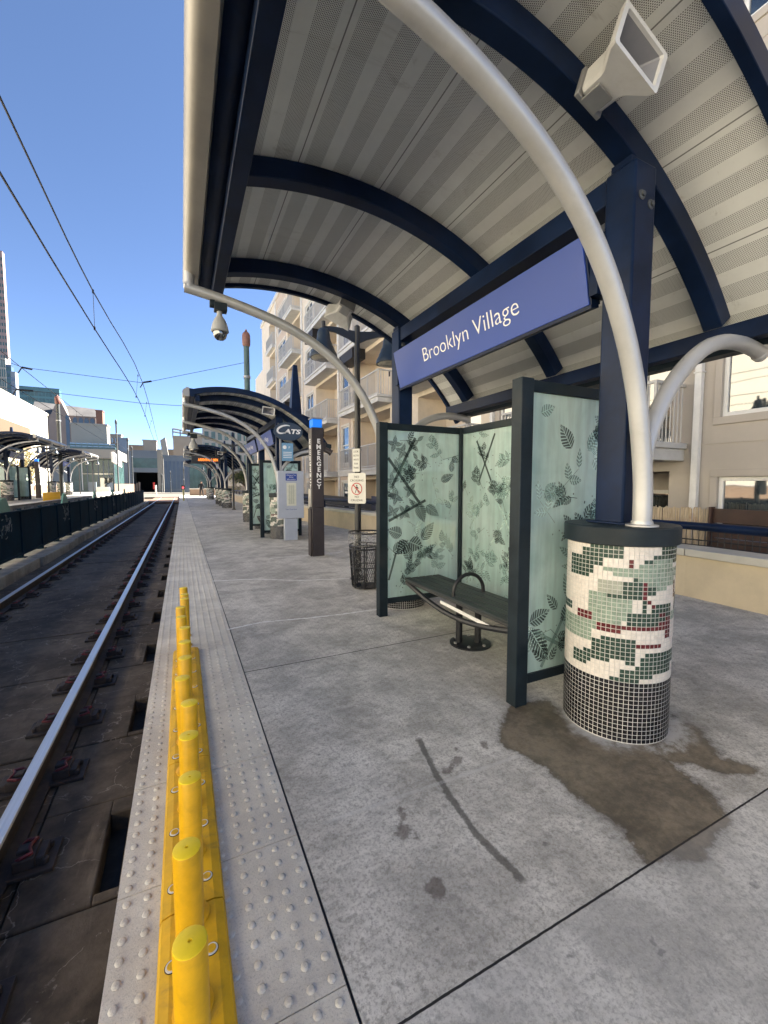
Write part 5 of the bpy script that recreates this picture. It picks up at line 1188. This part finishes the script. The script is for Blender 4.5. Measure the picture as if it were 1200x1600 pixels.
# gothic gabled building
def gothic():
    d=170; t,P,W,zt=block('gabled_building','tan brick building with steep gable and rows of arched windows','building',50,151,650,d,30,BRKT,None)
    zr=at(60,627,d).z
    mb=MB(); mb.add([P(0,-.1,zt),P(W,-.1,zt),P(W,14,zt),P(0,14,zt),P(W*.0,6,zr),P(W*.96,6,zr-1.5)],[(0,1,5,4),(2,3,4,5),(1,2,5),(0,4,3)]); mb.build('roof',SLR,t)
    ug0=W*(78-50)/101; ug1=W*(112-50)/101; zp=at(97,622,d).z
    mb=MB(); mb.add([P(ug0,-1.5,-.6),P(ug1,-1.5,-.6),P(ug1,-1.5,zt-2),P((ug0+ug1)/2,-1.5,zp),P(ug0,-1.5,zt-2),P(ug0,4,-.6),P(ug1,4,-.6),P(ug1,4,zt-2),P((ug0+ug1)/2,4,zp),P(ug0,4,zt-2)],[(0,1,2,3,4),(1,6,7,2),(2,7,8,3),(3,8,9,4),(4,9,5,0)]); mb.build('gable',BRKT,t)
    def win(u,z0,z1,w2,off):
        mb=MB(); pl=[P(u-w2,off,z0),P(u+w2,off,z0),P(u+w2,off,z1),P(u+w2*.6,off,z1+w2*.9),P(u,off,z1+w2*1.3),P(u-w2*.6,off,z1+w2*.9),P(u-w2,off,z1)]; pb=[p+Vector((0,0,0))+(P(0,.2,0)-P(0,0,0)) for p in pl]; k=len(pl)
        mb.add(pl+pb,[tuple(range(k))]+[(i,(i+1)%k,k+(i+1)%k,k+i) for i in range(k)]); mb.build('window',BLUEG,t)
    for u in (W*(93-50)/101,W*(107-50)/101): win(u,at(0,697,d).z,at(0,650,d).z-.4,.62,-1.6)
    for i in range(4):
        u=W*(117.5+9.3*i-50)/101
        for j in range(5): win(u,zt-2.6-3.1*j,zt-1.2-3.1*j,.75,-.12)
    block('brick_wing','orange brick wing at the right end of the gabled building','building',151,161.5,642,168,22,M('orange_brick',(.16,.08,.055),.85,0,.1,.3),(1,4,6,26,.4,.4))
gothic()
block('stone_block','large blank tan stone block behind the glass pavilion','building',112,168,664,95,20,PALEC,None)
block('stone_block','white-grey low block left of the blank tan block','building',80,112,698,97,20,M('pale_render',(.32,.32,.30),.8,0,.06,.3),None)
t,P,W,zt=block('glass_pavilion','glass station pavilion with pale flat roof and white sign','pavilion',128,178,716,72,14,WINT,None,z0=.45)
mb=MB(); mb.add([P(-3.2,-1.8,zt-.1),P(W+.8,-1.8,zt-.1),P(W+.8,12,zt-.1),P(-3.2,12,zt-.1),P(-3.2,-1.8,zt+1.45),P(W+.8,-1.8,zt+1.45),P(W+.8,12,zt+1.45),P(-3.2,12,zt+1.45)],[(3,2,1,0),(0,1,5,4),(1,2,6,5),(2,3,7,6),(3,0,4,7),(4,5,6,7)]); mb.build('flat_roof',PALEC,t)
for i in range(7):
    mb=MB(); u=W*i/6; mb.add([P(u-.06,-.1,.45),P(u+.06,-.1,.45),P(u+.06,-.1,zt-.12),P(u-.06,-.1,zt-.12),P(u-.06,.0,.45),P(u+.06,.0,.45),P(u+.06,.0,zt-.12),P(u-.06,.0,zt-.12)],[(0,1,2,3),(0,4,5,1),(1,5,6,2),(2,6,7,3),(3,7,4,0)]); mb.build('mullion',GREYC if i else WHITE,t)
mb=MB(); mb.add([P(0,-.09,3.2),P(W,-.09,3.2),P(W,-.09,3.35),P(0,-.09,3.35)],[(0,1,2,3)]); mb.add([P(W*.55,-.12,.45),P(W*.95,-.12,.45),P(W*.95,-.12,2.6),P(W*.55,-.12,2.6)],[(0,1,2,3)]); mb.build('door_bay',WINB,t)
# hanging white board on the pavilion corner
a=at(177,706,64); b_=at(190,716,71); t=thing('station_board','white fascia board with dark lettering projecting at the pavilion corner','sign',(a.x,a.y,a.z))
zb=1.55
mb=MB(); mb.add([(a.x,a.y,a.z-zb),(b_.x,b_.y,b_.z-zb),(b_.x,b_.y,b_.z),(a.x,a.y,a.z),(a.x-.3,a.y,a.z-zb),(b_.x-.3,b_.y,b_.z-zb),(b_.x-.3,b_.y,b_.z),(a.x-.3,a.y,a.z)],[(0,1,2,3),(7,6,5,4),(0,4,5,1),(1,5,6,2),(2,6,7,3),(3,7,4,0)]); mb.build('board',WHITE,t)
dv=(b_-a); mb=MB()
for i,(f0_,f1_) in enumerate(((.14,.28),(.36,.44),(.5,.62),(.68,.84))):
    o=Vector((.02,-.03,0)); p0=a+dv*f0_+o; p1=a+dv*f1_+o; mb.quad(p0-Vector((0,0,1.2)),p1-Vector((0,0,1.2)),p1-Vector((0,0,.45+.2*(i%2))),p0-Vector((0,0,.35)))
mb.build('dark_letters',BLACK,t,recalc=False)
block('teal_glass_block','dark teal glazed storey behind the pavilion roof','building',110,181,697,90,4,WINT,(8,1,9.3,10.6,.9,.6),WINB)
block('stone_complex','stepped tan stone buildings left of the tunnel','building',168,190,680,120,18,TANC,(4,3,4,16,.4,.4))
block('stone_complex','grey slab tower of the stone buildings left of the tunnel','building',186,200,686,118,10,GREYC,None)
block('stone_complex','low tan parapet building above the tunnel','building',200,226,697,128,18,TANC,None)
block('stone_complex','taller tan block above the tunnel mouth','building',224,245,689,126,14,TANC,None)
# viaduct with tunnel mouth
d=112; zt=at(220,704,d).z; z1=at(220,738,d).z
t=thing('road_bridge','grey-blue concrete bridge with dark tunnel mouth where the track curves away','bridge',at(220,760,d))
yb=at(230,757,d).y; a,b_,c_,e_=[Vector((gx(u,yb),yb,0)) for u in (185,209,247,255)]
nv=Vector((0,1,0))
def wallseg(p,q,z0,z1,dep,mt,nm):
    mb=MB(); P=[Vector((p.x,p.y,0)),Vector((q.x,q.y,0))]; Q=[v+nv*dep for v in P]
    mb.add([(P[0].x,P[0].y,z0),(P[1].x,P[1].y,z0),(Q[1].x,Q[1].y,z0),(Q[0].x,Q[0].y,z0),(P[0].x,P[0].y,z1),(P[1].x,P[1].y,z1),(Q[1].x,Q[1].y,z1),(Q[0].x,Q[0].y,z1)],[(3,2,1,0),(0,1,5,4),(1,2,6,5),(2,3,7,6),(3,0,4,7),(4,5,6,7)]); return mb.build(nm,mt,t)
wallseg(b_,c_,z1,at(220,731,d).z,14,GREYC,'deck_beam'); wallseg(b_,c_,at(220,731,d).z+.01,at(220,716,d).z,12,WINT,'glazed_band'); wallseg(b_,c_,at(220,716,d).z+.01,zt,14,GREYC,'upper_wall')
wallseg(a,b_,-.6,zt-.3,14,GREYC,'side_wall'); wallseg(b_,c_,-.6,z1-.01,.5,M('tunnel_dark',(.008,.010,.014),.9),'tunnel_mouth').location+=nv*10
wallseg(c_,e_,-.6,zt+.4,16,PALEC,'pier')
for i in range(3):
    pp_=b_+(c_-b_)*(.02+.09*i); wallseg(pp_-nv*.5,pp_+(c_-b_)*.05-nv*.5,-.6,z1-3.2+.3*i,3,BRKT,'brick_pier')
p0=at(251,0,108); p1=at(262,0,108)
t=thing('concrete_pylon','slanted pale concrete pylon rising right of the tunnel','pylon',(p0.x,p0.y,-.6)); z_=at(0,684,108).z; zb_=at(0,722,108).z
mb=MB(); q0=at(250,688,108);q1=at(258,683,108);q2=at(264,716,108);q3=at(256,722,108); dd=nv*5
mb.add([q0,q1,q2,q3,q0+dd,q1+dd,q2+dd,q3+dd],[(0,1,2,3),(7,6,5,4),(0,4,5,1),(1,5,6,2),(2,6,7,3),(3,7,4,0)]); mb.build('leaning_slab',PALEC,t)
block('blue_grey_wall','blue-grey panelled wall right of the tunnel','wall',256,300,714,104,6,GREYC,(7,1,0,7.6,.78,.9),M('blue_panel',(.10,.14,.20),.5,0,.15,.2))
block('stone_hall','tan stone hall behind the blue-grey wall','building',262,275,704,122,14,TANC,None)
t,P,W,zt=block('stone_hall','tall tan stone hall with open steel roof frame','building',271,332,684,118,24,TANC,None)
zf=at(0,671,118).z
mb=MB()
for i in range(6):
    u=W*i/5*.92; mb.tube([P(u,.5,zt),P(u,.5,zf-.25*i)],.18,6)
mb.tube([P(0,.5,zf),P(W*.92,.5,zf-1.3)],.3,6); mb.tube([P(0,8,zf),P(W*.92,8,zf-1.3)],.3,6); mb.build('roof_frame',GREYC,t)
block('glass_office','glass-fronted building at the far end of the near platform','building',296,335,716,78,6,WINT,(6,2,.5,7,.8,.85),WINT)
block('glass_office','stone and glass building seen behind the third shelter','building',318,408,668,98,20,PALEC,(9,5,1,14,.6,.7),WINT)
block('garage_building','dark-windowed low building behind the lamp post by the third shelter','building',340,420,742,70,8,TANC,(6,1,1,2.6,.7,.8),WINB)
# trees
def tree(x,y,z0,h,r,label,seed,cols):
    t=thing('street_tree',label,'tree',(x,y,z0),'street trees'); rr=random.Random(seed)
    mb=MB(); mb.tube([(x,y,z0),(x+.05,y,z0+h*.3),(x-.05,y+.05,z0+h*.6)],[.13,.1,.05],8)
    for k in range(7):
        a=rr.uniform(0,6.28); z=z0+h*rr.uniform(.3,.55); mb.tube([(x,y,z),(x+r*.4*math.cos(a),y+r*.4*math.sin(a),z+h*.12),(x+r*.75*math.cos(a),y+r*.75*math.sin(a),z+h*.25)],[.05,.035,.015],5)
    mb.build('trunk',M('bark',(.09,.07,.055),.9,0,.3,8),t)
    mb=MB()
    cl=[(rr.gauss(0,.4)*r,rr.gauss(0,.4)*r,h*(.62+rr.gauss(0,.14))) for _ in range(26)]
    for k in range(3200):
        c=rr.choice(cl); px=x+c[0]+rr.gauss(0,.17)*r; py=y+c[1]+rr.gauss(0,.17)*r; pz=z0+c[2]+rr.gauss(0,.15)*r; s=rr.uniform(.05,.12)
        u=Vector((rr.uniform(-1,1),rr.uniform(-1,1),rr.uniform(-1,1))).normalized(); v=u.orthogonal().normalized()
        q=Vector((px,py,pz)); mb.add([q-u*s,q+v*s*.5,q+u*s,q-v*s*.5],[(0,1,2,3)],rr.randint(0,1))
    mb.build('crown',cols,t,recalc=False)
GL=[M('leaf_green',(.07,.11,.025),.6,0,.3,2),M('leaf_yellowgreen',(.16,.16,.03),.6,0,.3,2)]
AL=[M('leaf_olive',(.13,.12,.03),.6,0,.3,2),M('leaf_amber',(.20,.13,.03),.6,0,.3,2)]
tree(-13.6,41.5,.2,4.6,1.5,'small yellow-green tree between the far shelter and its emergency pillar',1,GL)
tree(-14.2,55.5,.2,5.2,1.5,'small amber tree behind the second far-platform shelter',2,AL)
tree(-14.0,37.5,.2,4.2,1.3,'small olive tree behind the far-platform shelter at the left edge',6,AL)
tree(6.2,47,-.3,4.4,1.7,'leafy tree beyond the third shelter at the end of the apartments',4,GL)
t=thing('planter_wall','tan low wall along the back of the far platform','wall',(-12.6,40,.4))
mb=MB(); mb.box((-12.9,10,-.6),(-12.62,62,1.35)); mb.build('wall_body',M('tan_planter',(.24,.16,.10),.85,0,.1,1.5,.2,60),t)
mb=MB(); mb.box((-12.95,10,1.352),(-12.57,62,1.43)); mb.build('cap_stone',CAPC,t)
t=thing('ramp_wall','white low ramp walls in front of the glass pavilion','wall',at(158,775,62))
for (u0,u1,v0,d_) in ((150,171,761,62),(138,150,753,64)):
    a=at(u0,v0,d_); b_=at(u1,v0,d_); mb=MB(); mb.add([(a.x,a.y,.3),(b_.x,b_.y,.3),(b_.x,b_.y+.4,.3),(a.x,a.y+.4,.3),(a.x,a.y,a.z),(b_.x,b_.y,b_.z),(b_.x,b_.y+.4,b_.z),(a.x,a.y+.4,a.z)],[(0,1,5,4),(1,2,6,5),(2,3,7,6),(3,0,4,7),(4,5,6,7)]); mb.build('wall_body',WHITE if u0==150 else GREYC,t)
a=at(179,760,66); b_=at(209,757,72); t=thing('brick_wall','low tan brick wall between pavilion and tunnel','wall',(a.x,a.y,0)); mb=MB(); mb.add([(a.x,a.y,-.3),(b_.x,b_.y,-.3),(b_.x,b_.y+.5,-.3),(a.x,a.y+.5,-.3),(a.x,a.y,1.55),(b_.x,b_.y,1.55),(b_.x,b_.y+.5,1.55),(a.x,a.y+.5,1.55)],[(0,1,5,4),(1,2,6,5),(2,3,7,6),(3,0,4,7),(4,5,6,7)]); mb.build('wall_body',M('tan_brick_wall',(.20,.135,.09),.85,0,.1,1),t)
